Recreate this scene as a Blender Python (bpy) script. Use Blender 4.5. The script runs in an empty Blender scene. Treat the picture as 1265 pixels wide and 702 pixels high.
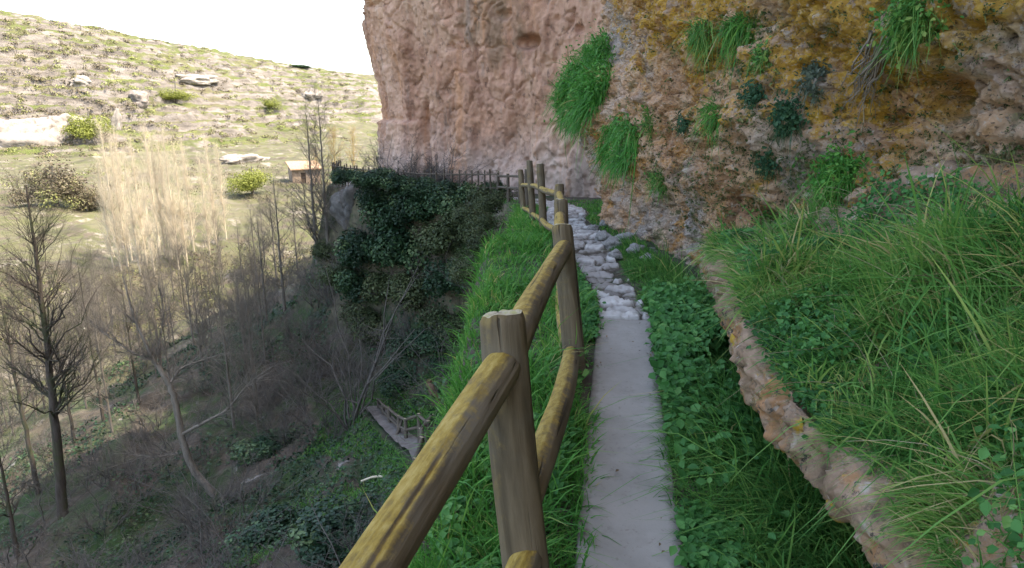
import bpy, math, random
import numpy as np
from mathutils import Vector, Matrix
from mathutils.bvhtree import BVHTree
rng = np.random.default_rng(7); random.seed(7)
SC = bpy.context.scene; COL = SC.collection
F = 824.0; PITCH = math.atan(211/F); CP, SP = math.cos(PITCH), math.sin(PITCH)

# ---------------------------------------------------------------- camera geometry (eye at the origin, z = 0 is eye level)
def ray(px, py):
    dx = (np.asarray(px, float)-632.5)/F; dy = -(np.asarray(py, float)-351)/F
    return np.stack([dx, CP+SP*dy, -SP+CP*dy], -1)
def P(px, py, d): return ray(px, py)*np.asarray(d, float)[..., None] if np.ndim(d) else ray(px, py)*d

# ---------------------------------------------------------------- noise
def h3(i, j, k, s=0):
    n = (i.astype(np.int64)*374761393 + j.astype(np.int64)*668265263 + k.astype(np.int64)*2147483647 + s*974634777) & 0xffffffff
    n = ((n ^ (n >> 13))*1274126177) & 0xffffffff
    n = ((n ^ (n >> 16))*2246822519) & 0xffffffff
    return ((n ^ (n >> 15)) & 0xffffff)/float(0xffffff)
def vnoise(p, s=0):
    f = np.floor(p); t = p-f; t = t*t*t*(t*(t*6-15)+10); i, j, k = f[..., 0], f[..., 1], f[..., 2]
    r = 0
    for a in (0, 1):
        for b in (0, 1):
            for c in (0, 1):
                w = (t[..., 0] if a else 1-t[..., 0])*(t[..., 1] if b else 1-t[..., 1])*(t[..., 2] if c else 1-t[..., 2])
                r = r + w*h3(i+a, j+b, k+c, s)
    return r*2-1
def fbm(p, o=4, s=0, g=.5):
    r = 0; a = 1.0
    for q in range(o):
        r = r + a*vnoise(p*(2.03**q)+q*7.3, s+q*11); a *= g
    return r
def worley(p, s=0):
    f = np.floor(p); best = np.full(p.shape[:-1], 9.0); sec = best.copy(); cid = np.zeros(p.shape[:-1])
    for a in (-1, 0, 1):
        for b in (-1, 0, 1):
            for c in (-1, 0, 1):
                i, j, k = f[..., 0]+a, f[..., 1]+b, f[..., 2]+c
                q = np.stack([i+h3(i, j, k, s), j+h3(i, j, k, s+1), k+h3(i, j, k, s+2)], -1)
                d = np.sqrt(((q-p)**2).sum(-1)); m = d < best
                sec = np.where(m, best, np.minimum(sec, d)); cid = np.where(m, h3(i, j, k, s+3), cid); best = np.where(m, d, best)
    return best, sec, cid
def smooth(a, b, x):
    t = np.clip((x-a)/(b-a), 0, 1); return t*t*(3-2*t)

# ---------------------------------------------------------------- mesh building
class MB:
    """collects vertex / face arrays and links them as one mesh"""
    def __init__(s): s.v = []; s.f = []; s.t = []; s.n = 0
    def add(s, v, faces, tint=None):
        v = np.asarray(v, float).reshape(-1, 3)
        for f in (faces if isinstance(faces, list) else [faces]):
            if len(f): s.f.append(np.asarray(f, np.int64)+s.n)
        s.v.append(v); s.t.append(np.full(len(v), .5) if tint is None else np.broadcast_to(tint, (len(v),)).astype(float)); s.n += len(v)
        return s
    def mesh(s, name, mat, smooth_=True):
        me = bpy.data.meshes.new(name)
        v = np.concatenate(s.v); me.vertices.add(len(v)); me.vertices.foreach_set('co', v.astype(np.float32).ravel())
        idx = np.concatenate([f.ravel() for f in s.f]); tot = np.concatenate([np.full(len(f), f.shape[1]) for f in s.f])
        me.loops.add(len(idx)); me.loops.foreach_set('vertex_index', idx.astype(np.int32))
        me.polygons.add(len(tot)); st = np.concatenate([[0], np.cumsum(tot)[:-1]])
        me.polygons.foreach_set('loop_start', st.astype(np.int32)); me.polygons.foreach_set('loop_total', tot.astype(np.int32))
        me.polygons.foreach_set('use_smooth', np.full(len(tot), smooth_))
        a = me.attributes.new('tint', 'FLOAT', 'POINT'); a.data.foreach_set('value', np.concatenate(s.t).astype(np.float32))
        me.update(calc_edges=True); me.validate()
        if mat: me.materials.append(mat)
        return me
    def obj(s, name, mat, parent=None, smooth_=True, loc=None):
        o = bpy.data.objects.new(name, s.mesh(name, mat, smooth_)); COL.objects.link(o)
        if parent: o.parent = parent
        if loc is not None: o.location = loc
        return o
def tag(o, label, cat, group=None, kind=None):
    o['label'] = label; o['category'] = cat
    if group: o['group'] = group
    if kind: o['kind'] = kind
    return o
def thing(name, loc, label, cat, group=None, rz=0):
    o = bpy.data.objects.new(name, None); COL.objects.link(o); o.location = loc; o.rotation_euler = (0, 0, rz); o.empty_display_size = .2
    return tag(o, label, cat, group)
def dup(root, loc, rz=0, sc=1, label=None):
    r = root.copy(); COL.objects.link(r); r.location = loc; r.rotation_euler = (0, 0, rz); r.scale = (sc,)*3 if np.isscalar(sc) else sc
    if label: r['label'] = label
    for ch in list(root.children):
        c = ch.copy(); COL.objects.link(c); c.parent = r
    return r
def grid_faces(nu, nv):
    i = np.arange(nu-1)[:, None]*nv+np.arange(nv-1)[None]
    return np.stack([i, i+nv, i+nv+1, i+1], -1).reshape(-1, 4)
def curves(start, dirn, ln, r0, npts=5, sides=4, curl=None, tip=.25, wob=0.0):
    """N bent tapering tubes at once; returns verts, faces and a sampler for where children sit"""
    N = len(start); t = np.linspace(0, 1, npts); curl = np.zeros((N, 3)) if curl is None else curl
    dirn = dirn/np.linalg.norm(dirn, axis=-1, keepdims=True)
    c = start[:, None]+(dirn[:, None]*t[None, :, None]+curl[:, None]*(t**2)[None, :, None])*ln[:, None, None]
    if wob: 
        w = rng.normal(size=(N, npts, 3))*wob*ln[:, None, None]*np.sin(np.pi*np.minimum(t*1.0, 1))[None, :, None]
        c = c+w
    tan = np.gradient(c, axis=1); tan /= np.linalg.norm(tan, axis=-1, keepdims=True)+1e-9
    a = np.where(np.abs(dirn[:, 2:3]) < .9, np.array([[0, 0, 1.]]), np.array([[1., 0, 0]]))[:, None]
    b1 = np.cross(tan, np.broadcast_to(a, tan.shape)); b1 /= np.linalg.norm(b1, axis=-1, keepdims=True)+1e-9; b2 = np.cross(tan, b1)
    r = r0[:, None]*(1-(1-tip)*t[None]); ang = np.arange(sides)/sides*2*np.pi
    v = c[:, :, None]+r[:, :, None, None]*(np.cos(ang)[None, None, :, None]*b1[:, :, None]+np.sin(ang)[None, None, :, None]*b2[:, :, None])
    base = (np.arange(N)*npts*sides)[:, None, None]+(np.arange(npts-1)*sides)[None, :, None]; k = np.arange(sides)[None, None]; k2 = (k+1) % sides
    f = np.stack([base+k, base+k2, base+k2+sides, base+k+sides], -1).reshape(-1, 4)
    def at(i, u):
        q = u*(npts-1); a0 = np.minimum(q.astype(int), npts-2); w_ = (q-a0)[:, None]
        return c[i, a0]*(1-w_)+c[i, a0+1]*w_, tan[i, a0], r0[i]*(1-(1-tip)*u)
    return v.reshape(-1, 3), f, at
def blades(root, up, h, w, lean, bend, face, seg=3):
    """grass blades: root (N,3), up (N,3) growth direction, lean (N,3) the way each one droops"""
    N = len(root); side = np.cross(up, face); side /= np.linalg.norm(side, axis=-1, keepdims=True)+1e-9
    vs = []
    for k in range(seg+1):
        t = k/seg
        c = root+up*(h*(t-.4*bend*t*t))[:, None]+lean*(h*bend*t*t)[:, None]
        if k < seg:
            ww = w*(1-.75*t*t)*.5
            vs += [c-side*ww[:, None], c+side*ww[:, None]]
        else: vs.append(c)
    v = np.stack(vs, 1); n = 2*seg+1; b = (np.arange(N)*n)[:, None]
    q = np.concatenate([b+np.array([[2*k, 2*k+1, 2*k+3, 2*k+2]]) for k in range(seg-1)]); tr = b+np.array([[2*seg-2, 2*seg-1, 2*seg]])
    return v.reshape(-1, 3), [q, tr], n
def leaves(cen, nrm, size, asp=.6, fold=.25):
    """folded leaf, 6 verts"""
    N = len(cen); nrm = nrm/(np.linalg.norm(nrm, axis=-1, keepdims=True)+1e-9); a = rng.normal(size=(N, 3)); x = np.cross(nrm, a); x /= np.linalg.norm(x, axis=-1, keepdims=True)+1e-9; y = np.cross(nrm, x)
    s = size[:, None]
    pts = [cen-x*s*.5, cen-x*s*.1+y*s*asp*.5+nrm*s*fold*.4, cen+x*s*.25+y*s*asp*.36+nrm*s*fold*.25, cen+x*s*.55-nrm*s*.12, cen+x*s*.25-y*s*asp*.36+nrm*s*fold*.25, cen-x*s*.1-y*s*asp*.5+nrm*s*fold*.4]
    v = np.stack(pts, 1).reshape(-1, 3); b = (np.arange(N)*6)[:, None]
    return v, [np.concatenate([b+np.array([[0, 1, 2, 3]]), b+np.array([[0, 3, 4, 5]])])], 6

# ---------------------------------------------------------------- materials
class M:
    def __init__(s, name):
        s.m = bpy.data.materials.new(name); s.m.use_nodes = True; s.nt = s.m.node_tree; s.N = s.nt.nodes; s.L = s.nt.links
        s.b = s.N['Principled BSDF']; s.out = s.N['Material Output']; s.co = s.N.new('ShaderNodeTexCoord').outputs['Object']
        s.b.inputs['Specular IOR Level'].default_value = .25
    def n(s, t, ins=None, **kw):
        x = s.N.new(t)
        for k, v in kw.items(): setattr(x, k, v)
        for k, v in (ins or {}).items(): s.set(x.inputs[k], v)
        return x
    def set(s, sock, v):
        if isinstance(v, bpy.types.NodeSocket): s.L.new(v, sock)
        else: sock.default_value = v
    def map(s, sc, vec=None): return s.n('ShaderNodeMapping', {'Vector': vec or s.co, 'Scale': sc}).outputs[0]
    def noise(s, scale, detail=4, rough=.55, vec=None, dist=0):
        return s.n('ShaderNodeTexNoise', {'Vector': vec or s.co, 'Scale': scale, 'Detail': detail, 'Roughness': rough, 'Distortion': dist}).outputs['Fac']
    def vor(s, scale, vec=None, feat='F1', out='Distance'): return s.n('ShaderNodeTexVoronoi', {'Vector': vec or s.co, 'Scale': scale}, feature=feat).outputs[out]
    def ramp(s, fac, stops):
        r = s.n('ShaderNodeValToRGB', {'Fac': fac}); e = r.color_ramp.elements
        while len(e) < len(stops): e.new(.5)
        for q, (p, c) in zip(e, stops): q.position = p; q.color = (*c, 1) if len(c) == 3 else c
        return r.outputs[0]
    def mask(s, fac, a, b): return s.n('ShaderNodeMapRange', {'Value': fac, 'From Min': a, 'From Max': b}).outputs[0]
    def math(s, op, a, b=0.0): return s.n('ShaderNodeMath', {0: a, 1: b}, operation=op).outputs[0]
    def mix(s, fac, a, b, bt='MIX'):
        x = s.n('ShaderNodeMix', data_type='RGBA', blend_type=bt); s.set(x.inputs[0], fac)
        for i, v in ((6, a), (7, b)): s.set(x.inputs[i], (*v, 1) if isinstance(v, tuple) and len(v) == 3 else v)
        return x.outputs[2]
    def xyz(s, sock=None):
        x = s.n('ShaderNodeSeparateXYZ', {0: sock or s.co}); return x.outputs
    def normal(s): return s.n('ShaderNodeNewGeometry').outputs['Normal']
    def bump(s, h, st=.4, d=.02): s.L.new(s.n('ShaderNodeBump', {'Height': h, 'Strength': st, 'Distance': d}).outputs[0], s.b.inputs['Normal'])
    def done(s, col, rough=.85):
        s.set(s.b.inputs['Base Color'], col); s.set(s.b.inputs['Roughness'], rough); return s.m
def leafmat(name, stops, trans=.4, rough=.55, spec=.25, nscale=1.6, nmix=.35):
    m = M(name); t = m.n('ShaderNodeAttribute', attribute_name='tint').outputs['Fac']
    t2 = m.math('ADD', t, m.math('MULTIPLY', m.math('SUBTRACT', m.noise(nscale, 2), .5), nmix*2))
    c = m.ramp(t2, stops); m.b.inputs['Specular IOR Level'].default_value = spec
    m.done(c, rough)
    tr = m.n('ShaderNodeBsdfTranslucent', {'Color': c}); mx = m.n('ShaderNodeMixShader', {0: trans, 1: m.b.outputs[0], 2: tr.outputs[0]})
    m.L.new(mx.outputs[0], m.out.inputs[0]); return m.m

def rock_near():
    m = M('ochre_rock'); z = m.xyz()[2]; y = m.xyz()[1]
    base = m.ramp(m.noise(1.3, 6, .65), [(.28, (0.299, 0.155, 0.098)), (.42, (0.621, 0.345, 0.196)), (.56, (0.759, 0.483, 0.310)), (.72, (0.759, 0.575, 0.437))])
    base = m.mix(m.mask(m.noise(.9, 4, .6, m.map((1, 1, 1.0))), .48, .62), base, m.ramp(m.noise(7, 5, .7), [(.3, (0.253, 0.196, 0.172)), (.55, (0.575, 0.471, 0.414)), (.75, (0.713, 0.598, 0.529))]))
    base = m.mix(m.mask(m.noise(2.1, 5, .65), .52, .62), base, m.ramp(m.noise(11, 4, .7), [(.3, (0.493, 0.224, 0.067)), (.7, (0.717, 0.392, 0.157))]))
    # yellow lichen, thicker high on the wall and towards the near end
    fav = m.math('ADD', m.math('MULTIPLY', m.math('MINIMUM', z, 1.2), .10), m.math('ADD', m.math('MULTIPLY', y, -.020), .085))
    lich = m.mask(m.math('ADD', m.noise(4.6, 9, .8), fav), .475, .53)
    lich = m.math('MULTIPLY', lich, m.mask(m.math('ADD', m.noise(1.1, 4, .6), fav), .40, .50))
    base = m.mix(m.math('MULTIPLY', lich, .9), base, m.ramp(m.noise(20, 4, .7), [(.25, (0.396, 0.187, 0.028)), (.5, (0.682, 0.374, 0.044)), (.75, (0.792, 0.517, 0.099))]))
    dk = m.mask(m.noise(13, 6, .8), .585, .65); base = m.mix(m.math('MULTIPLY', dk, .75), base, (.055, .045, .04))
    base = m.mix(m.math('MULTIPLY', m.mask(m.noise(22, 4, .7), .58, .66), .7), base, (.66, .58, .50))
    base = m.mix(m.math('MULTIPLY', m.mask(m.noise(42, 3, .6), .60, .66), .75), base, (.05, .04, .035))
    base = m.mix(m.math('MULTIPLY', m.mask(m.noise(34, 2, .5, m.map((1, 1, 1.4))), .62, .68), .6), base, (.72, .60, .48))
    moss = m.math('MULTIPLY', m.mask(m.noise(2.6, 6, .75), .57, .63), m.mask(z, 1.2, -.3)); base = m.mix(m.math('MULTIPLY', moss, .8), base, m.ramp(m.noise(18, 4, .7), [(.3, (.05, .075, .025)), (.7, (.16, .19, .07))]))
    h = m.math('ADD', m.noise(14, 8, .75), m.math('MULTIPLY', m.vor(24), .5)); m.bump(h, 1, .09)
    return m.done(base, .92)
def rock_far():
    m = M('pink_rock'); st = m.map((1, 1, .22))
    base = m.ramp(m.noise(.55, 6, .65, st), [(.28, (.27, .145, .10)), (.42, (.52, .30, .215)), (.56, (.64, .41, .30)), (.72, (.68, .50, .39))])
    base = m.mix(m.mask(m.noise(.22, 3, .5), .5, .62), base, m.ramp(m.noise(1.8, 6, .7), [(.3, (.28, .155, .11)), (.6, (.56, .32, .22))]))
    z = m.xyz()[2]
    low = m.mask(m.math('ADD', z, m.math('MULTIPLY', m.noise(.5, 4), 3)), 1.2, -.8)
    base = m.mix(m.math('MULTIPLY', low, .55), base, (.52, .44, .40))
    base = m.mix(m.math('MULTIPLY', m.mask(m.noise(3.6, 6, .75, m.map((1, 1, .6))), .56, .66), .65), base, (.11, .075, .062))
    base = m.mix(m.math('MULTIPLY', m.mask(m.noise(.33, 4, .6, m.map((1, 1, .5))), .60, .68), .5), base, (.15, .12, .07))
    base = m.mix(m.math('MULTIPLY', m.mask(m.noise(.9, 5, .65, m.map((1, 1, .10))), .54, .64), .6), base, (.60, .31, .17))
    base = m.mix(m.math('MULTIPLY', m.mask(m.noise(1.3, 6, .7, m.map((1, 1, .07), m.map((1, 1, 1)))), .57, .65), .5), base, (.30, .24, .21))
    h = m.math('ADD', m.noise(4, 8, .75, m.map((1, 1, .7))), m.math('MULTIPLY', m.vor(5), .4)); m.bump(h, .9, .15)
    return m.done(base, .95)
def rock_grey():
    m = M('weathered_rock')
    base = m.ramp(m.noise(4, 7, .7), [(.28, (.10, .07, .05)), (.45, (.27, .18, .12)), (.6, (.38, .26, .185)), (.72, (.45, .36, .29))])
    base = m.mix(m.math('MULTIPLY', m.mask(m.noise(3.2, 6, .7), .52, .6), .8), base, (.40, .20, .09))
    base = m.mix(m.math('MULTIPLY', m.mask(m.noise(17, 6, .8), .54, .60), m.mask(m.noise(3.3, 3), .42, .54)), base, (.06, .058, .055))
    base = m.mix(m.math('MULTIPLY', m.mask(m.noise(6, 5, .7), .6, .66), .9), base, (.48, .30, .03))
    base = m.mix(m.math('MULTIPLY', m.mask(m.noise(16, 3, .6), .60, .68), .6), base, (.48, .43, .39))
    m.bump(m.noise(30, 8, .7), .8, .02); return m.done(base, .93)
def ground_mat():
    m = M('soil'); nz = m.xyz(m.normal())[2]
    soil = m.ramp(m.noise(1.1, 7, .7), [(.3, (.035, .029, .022)), (.5, (.07, .057, .044)), (.7, (.125, .105, .084))])
    moss = m.ramp(m.noise(3, 5, .6), [(.3, (.018, .036, .014)), (.7, (.04, .075, .025))])
    c = m.mix(m.mask(m.noise(.35, 5, .65), .46, .58), soil, moss)
    c = m.mix(m.mask(m.noise(.8, 6, .7), .63, .70), c, (.27, .25, .235))
    # the meadow of the valley floor, beyond the slope
    x, y = m.xyz()[0], m.xyz()[1]; s_ = m.math('ADD', m.math('MULTIPLY', x, -.886), m.math('MULTIPLY', y, .463))
    field = m.ramp(m.noise(.09, 6, .65), [(.36, (0.059, 0.052, 0.036)), (.45, (0.076, 0.082, 0.034)), (.52, (0.105, 0.099, 0.059)), (.60, (0.080, 0.085, 0.035)), (.68, (0.125, 0.112, 0.087))])
    field = m.mix(m.mask(m.noise(.6, 8, .8), .50, .58), field, (.085, .07, .053)); field = m.mix(m.mask(m.noise(.22, 8, .8), .56, .62), field, (.19, .17, .14))
    c = m.mix(m.mask(m.math('ADD', s_, m.math('MULTIPLY', m.noise(.15, 4), 16)), 36, 50), c, field)
    steep = m.mask(nz, .75, .5); c = m.mix(m.math('MULTIPLY', steep, m.mask(m.noise(1.7, 5), .42, .55)), c, m.ramp(m.noise(5, 6, .7), [(.3, (.05, .045, .03)), (.7, (.14, .125, .085))]))
    m.bump(m.noise(7, 8, .7), .8, .06); return m.done(c, .95)
def hill_mat():
    m = M('hillside_turf_and_limestone'); nz = m.xyz(m.normal())[2]
    turf = m.ramp(m.noise(.06, 6, .65), [(.34, (0.073, 0.070, 0.039)), (.46, (0.091, 0.112, 0.028)), (.56, (0.115, 0.119, 0.045)), (.7, (0.112, 0.098, 0.062))])
    turf = m.mix(m.mask(m.noise(.5, 6, .75), .50, .62), turf, (.08, .068, .05))
    rock = m.ramp(m.noise(.35, 7, .7, m.map((.35, .35, 2.2))), [(.3, (0.062, 0.054, 0.046)), (.5, (0.150, 0.133, 0.115)), (.7, (0.251, 0.230, 0.209))])
    k = m.mask(m.math('ADD', nz, m.math('MULTIPLY', m.math('SUBTRACT', m.noise(.22, 5, .65, m.map((.5, .5, 2))), .5), .9)), .90, .76)
    m.bump(m.noise(.8, 8, .75), 1, .8); return m.done(m.mix(k, turf, rock), .95)
def concrete():
    m = M('concrete'); c = m.ramp(m.noise(2.2, 7, .65), [(.3, (0.218, 0.202, 0.181)), (.55, (0.290, 0.269, 0.244)), (.75, (0.353, 0.328, 0.298))])
    c = m.mix(m.math('MULTIPLY', m.mask(m.noise(40, 3), .60, .72), .5), c, (.16, .13, .11))
    c = m.mix(m.math('MULTIPLY', m.mask(m.noise(1.1, 5, .6), .55, .7), .55), c, (.25, .215, .19))
    ed = m.n('ShaderNodeAttribute', attribute_name='tint').outputs['Fac']; c = m.mix(m.math('MULTIPLY', m.mask(m.math('ADD', ed, m.math('MULTIPLY', m.math('SUBTRACT', m.noise(6, 7, .75), .5), .7)), .72, 1.0), .85), c, (.085, .066, .048))
    c = m.mix(m.math('MULTIPLY', m.mask(m.noise(8, 7, .75), .58, .66), .4), c, (.19, .175, .15)); ck = m.vor(.9, m.n('ShaderNodeMapping', {'Vector': m.n('ShaderNodeMix', {0: .08}, data_type='VECTOR').outputs[1], 'Scale': (1, 1, 1)}).outputs[0]) if False else m.vor(1.1, None, 'DISTANCE_TO_EDGE')
    c = m.mix(m.math('MULTIPLY', m.mask(ck, .006, .002), m.mask(m.noise(.9, 2), .5, .52)), c, (.09, .08, .07))
    m.bump(m.noise(90, 4, .7), .35, .006); return m.done(c, .9)
def wood(name, ochre, grey=0.0, dark=1.0):
    m = M(name); st = m.map((14, 14, 1.1)); g = m.noise(1, 7, .65, st, .6)
    c = m.ramp(g, [(.28, (0.038, 0.029, 0.019)), (.45, (0.089, 0.068, 0.043)), (.6, (0.145, 0.112, 0.072)), (.75, (0.212, 0.170, 0.115))])
    c = m.mix(m.math('MULTIPLY', m.mask(m.noise(2.2, 4), .45, .62), .5+grey), c, (.165, .15, .12))
    nx = m.xyz(m.normal()); up = m.math('ADD', m.math('MULTIPLY', nx[2], .8), m.math('MULTIPLY', nx[0], -.42))
    alg = m.mask(m.math('ADD', up, m.math('MULTIPLY', m.math('SUBTRACT', m.noise(9, 8, .8), .5), 1.9)), .35, .75)
    oc = m.ramp(m.noise(1, 6, .7, m.map((40, 40, 16))), [(.3, (.13, .085, .03)), (.5, (.30, .20, .038)), (.7, (.42, .31, .10))])
    c = m.mix(m.math('MULTIPLY', alg, ochre), c, oc)
    crack = m.mask(m.noise(1, 3, .5, m.map((34, 34, .9)), .4), .37, .31); c = m.mix(m.math('MULTIPLY', crack, .8), c, (.02, .015, .01))
    h = m.math('SUBTRACT', g, m.math('MULTIPLY', crack, .9)); m.bump(h, .7, .012); return m.done(c, .8)
def endgrain():
    m = M('end_grain'); d = m.n('ShaderNodeVectorMath', {0: m.n('ShaderNodeVectorMath', {0: m.co, 1: (1, 1, 0)}, operation='MULTIPLY').outputs[0]}, operation='LENGTH').outputs['Value']
    r = m.math('SINE', m.math('ADD', m.math('MULTIPLY', d, 900), m.math('MULTIPLY', m.noise(20, 3), 9)))
    c = m.mix(m.math('MULTIPLY', m.mask(r, -1, 1), .35), (.42, .36, .25), (.25, .20, .13)); c = m.mix(m.mask(m.noise(26, 5, .7), .5, .62), c, (.34, .31, .14)); c = m.mix(m.mask(m.noise(45, 3), .62, .7), c, (.10, .08, .06))
    m.bump(m.noise(60, 5), .6, .01); return m.done(c, .9)
def bark(name, a, b, moss=0.0):
    m = M(name); g = m.noise(1, 6, .7, m.map((9, 9, 1.6))); c = m.ramp(g, [(.3, a), (.7, b)])
    if moss: c = m.mix(m.math('MULTIPLY', m.mask(m.noise(1.2, 5, .6), .48, .58), moss), c, (.05, .075, .025))
    m.bump(g, .6, .03); return m.done(c, .9)
def plain(name, stops, sc=6, rough=.9, bump=.4):
    m = M(name); c = m.ramp(m.noise(sc, 6, .65), stops); m.bump(m.noise(sc*4, 6, .7), bump, .03); return m.done(c, rough)
# ================================================================ THE GROUND
def sdist(poly, x, y):
    """signed distance to a plan polyline, positive on its left"""
    best = np.full(np.shape(x), 1e9); sg = np.zeros(np.shape(x)); tt = np.zeros(np.shape(x)); L = 0
    for (ax, ay), (bx, by) in zip(poly[:-1], poly[1:]):
        dx, dy = bx-ax, by-ay; l2 = dx*dx+dy*dy; u = np.clip(((x-ax)*dx+(y-ay)*dy)/l2, 0, 1)
        qx, qy = x-ax-u*dx, y-ay-u*dy; d = np.hypot(qx, qy); c = np.sign(dx*qy-dy*qx); m = d < best-1e-9
        best = np.where(m, d, best); sg = np.where(m, c, sg); tt = np.where(m, L+u*math.sqrt(l2), tt); L += math.sqrt(l2)
    return best*np.where(sg == 0, 1, sg), tt
EDGE = [(-.95, -25), (-.62, -3), (-.36, 1), (-.30, 3), (-.26, 6), (-.3, 8), (0, 11), (.15, 14), (.2, 18), (0, 22), (-1, 25), (-3.5, 27.5), (-7, 30.5), (-9.2, 33.5), (-9.8, 38), (-9, 46), (-2, 62), (20, 95), (60, 150), (120, 400)]
def pathz(y): return np.interp(y, [-25, 0, 5, 9, 14, 20, 28, 40], [-3.0, -1.70, -1.545, -1.68, -2.10, -2.75, -3.4, -3.6])
def valley(s): return np.interp(s, [25, 45, 70, 100, 150, 190, 234, 262, 420], [-15, -14.6, -12.6, -9.8, -8, 3, 21, 22, 16])
LOW = np.array([P(462, 506, 25), P(480, 527, 22.5), P(497, 545, 20.5), P(518, 560, 19), P(532, 590, 16.5), P(548, 660, 12.5), P(560, 760, 9)])
DROP = ([-99, 0, .08, .28, .55, 1.0, 1.8, 2.8, 6, 12, 20, 40], [0, 0, .07, .9, 2.4, 4.5, 6.0, 6.8, 8.3, 10.6, 12.6, 13.4])
def G0(x, y):
    x = np.asarray(x, float); y = np.asarray(y, float); d, _ = sdist(EDGE, x, y); s = -.886*x+.463*y
    p3 = np.stack([x, y, np.zeros_like(x)], -1)
    dd = d+np.clip(d+.3, 0, 1)*.35*fbm(p3*.55, 3, 3)*np.clip(d/2+.35, .2, 1)
    z = pathz(y)-np.interp(dd, *DROP)
    w = smooth(13, 30, d); z = z*(1-w)+valley(s)*w
    z = z+fbm(p3*.35, 4, 5)*.45*np.clip((d-.5)/3, 0, 1)+fbm(p3*2.2, 3, 9)*.05*np.clip((d+.4)/.6, .15, 1)
    return z, d
LZ = LOW[:, 2].copy()
def G(x, y):
    z, d = G0(x, y); dl, tl = sdist([tuple(q) for q in LOW[:, :2]], np.asarray(x, float), np.asarray(y, float))
    acc = np.concatenate([[0], np.cumsum(np.linalg.norm(np.diff(LOW[:, :2], axis=0), axis=1))])
    w = 1-smooth(.55, 1.5, np.abs(dl)); w = w*(np.asarray(y) > 8.8)
    return z*(1-w)+np.interp(tl, acc, LZ)*w
def nearG(px, py, lo=1.5, hi=400, n=900):
    """where a sight line meets the ground"""
    t = np.geomspace(lo, hi, n); q = ray(px, py)[None]*t[:, None]; k = np.argmax(q[:, 2] < G(q[:, 0], q[:, 1]))
    return q[k], t[k]
def geo(a, b, n0, n1):  # spacing grows from n0 at a to n1 at b
    out = [a]; 
    while out[-1] < b:
        u = (out[-1]-a)/(b-a); out.append(out[-1]+n0*(n1/n0)**u)
    return np.array(out)
xs = np.concatenate([-geo(1.5, 30, .07, .45)[::-1], np.arange(-1.44, 3.2, .06), np.array([3.3, 3.7, 4.5, 6, 9, 14, 22, 35, 60, 120, 250, 500])])
xs = np.concatenate([-geo(31, 600, .7, 22)[::-1], xs])
ys = np.concatenate([[-200, -120, -60, -40, -28, -20, -14, -9, -6, -4, -2.5, -1.5, -.7], geo(0, 14, .06, .1), geo(14.1, 45, .11, .35), geo(45.5, 700, .5, 22)])
X, Y = np.meshgrid(xs, ys, indexing='ij'); Z = G(X, Y)
far_s = -.886*X+.463*Y; Z = Z-1.6*smooth(150, 175, far_s)
g = MB().add(np.stack([X, Y, Z], -1), grid_faces(len(xs), len(ys)))
SOIL = ground_mat(); o = g.obj('ground', SOIL); tag(o, 'brown soil slope of the gorge running down to the valley floor meadow', 'ground', kind='structure')

# far sunlit hillside: terraces of limestone and turf
def ridge(t): return np.interp(t, [-200, 118, 180, 290, 360, 700], [38, 29.5, 25.5, 18.0, 14.5, 6])
sv = np.concatenate([np.arange(138, 238, .62), np.arange(238, 300, 4)]); tv = np.concatenate([np.arange(-60, 60, 6), np.arange(60, 430, .95), np.arange(430, 700, 8)])
S, T = np.meshgrid(sv, tv, indexing='ij'); q = np.stack([S, T, 0*S], -1)
u = (S-144)/90; R = ridge(T)
prof = np.interp(u, [-.2, 0, .12, .3, .32, .5, .53, .75, .93, 1, 1.3, 1.8], [-.05, 0, .05, .17, .25, .45, .54, .76, .95, 1, 1.02, .9])
hz = -8.2+(R+8.2)*prof
hz = hz+fbm(q*.035, 5, 21)*3.2*smooth(-.1, .3, u)*(1-.75*smooth(.75, 1, u))
st = 2.3; k = (hz+.8*fbm(q*.05, 3, 40))/st; fr = k-np.floor(k); step = (np.floor(k)+smooth(.30, .72, fr))*st
wst = np.clip(.75+.6*fbm(q*.03, 3, 33), .1, 1)*(1-.6*smooth(.9, 1, u)); hz = hz*(1-wst)+(step-.8*fbm(q*.05, 3, 40))*wst
hz = hz+fbm(q*.45, 4, 50)*.45
HX = -.886*S+.463*T; HY = .463*S+.886*T
hill = MB().add(np.stack([HX, HY, hz], -1), grid_faces(len(sv), len(tv)))
o = hill.obj('hillside', hill_mat()); tag(o, 'far sunlit hillside of pale limestone terraces and yellow green turf', 'hillside', kind='structure')
HB = BVHTree.FromPolygons(hill.v[0].tolist(), hill.f[0].tolist())
def hillhit(px, py):
    r = HB.ray_cast(Vector((0, 0, 0)), Vector(ray(px, py)).normalized()); return r[0]

# ================================================================ THE CLIFFS
def resample(poly, step, sig=0.0):
    p = np.array(poly, float); L = np.concatenate([[0], np.cumsum(np.linalg.norm(np.diff(p, axis=0), axis=1))])
    fine = np.arange(0, L[-1], .02); q = np.stack([np.interp(fine, L, p[:, i]) for i in range(2)], -1)
    if sig:
        k = int(sig/.02); kern = np.hanning(2*k+1); kern /= kern.sum(); q = np.stack([np.convolve(np.pad(q[:, i], k, mode='edge'), kern, 'valid') for i in range(2)], -1)
    i = [0]; 
    while True:
        st_ = max(1, int(step(q[i[-1]])/.02)); 
        if i[-1]+st_ >= len(q): break
        i.append(i[-1]+st_)
    return q[i]
WALL = [(3.6, -22), (3.3, -8), (3.0, -2), (2.75, 1), (2.32, 3), (1.98, 4), (1.78, 5), (1.72, 6), (1.7, 7), (1.68, 8.5), (1.68, 11), (1.85, 13), (2.7, 15.5), (4, 18), (5, 21), (9, 23), (30, 20)]
def wallx(y): return np.interp(y, [p[1] for p in WALL], [p[0] for p in WALL])
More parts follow.
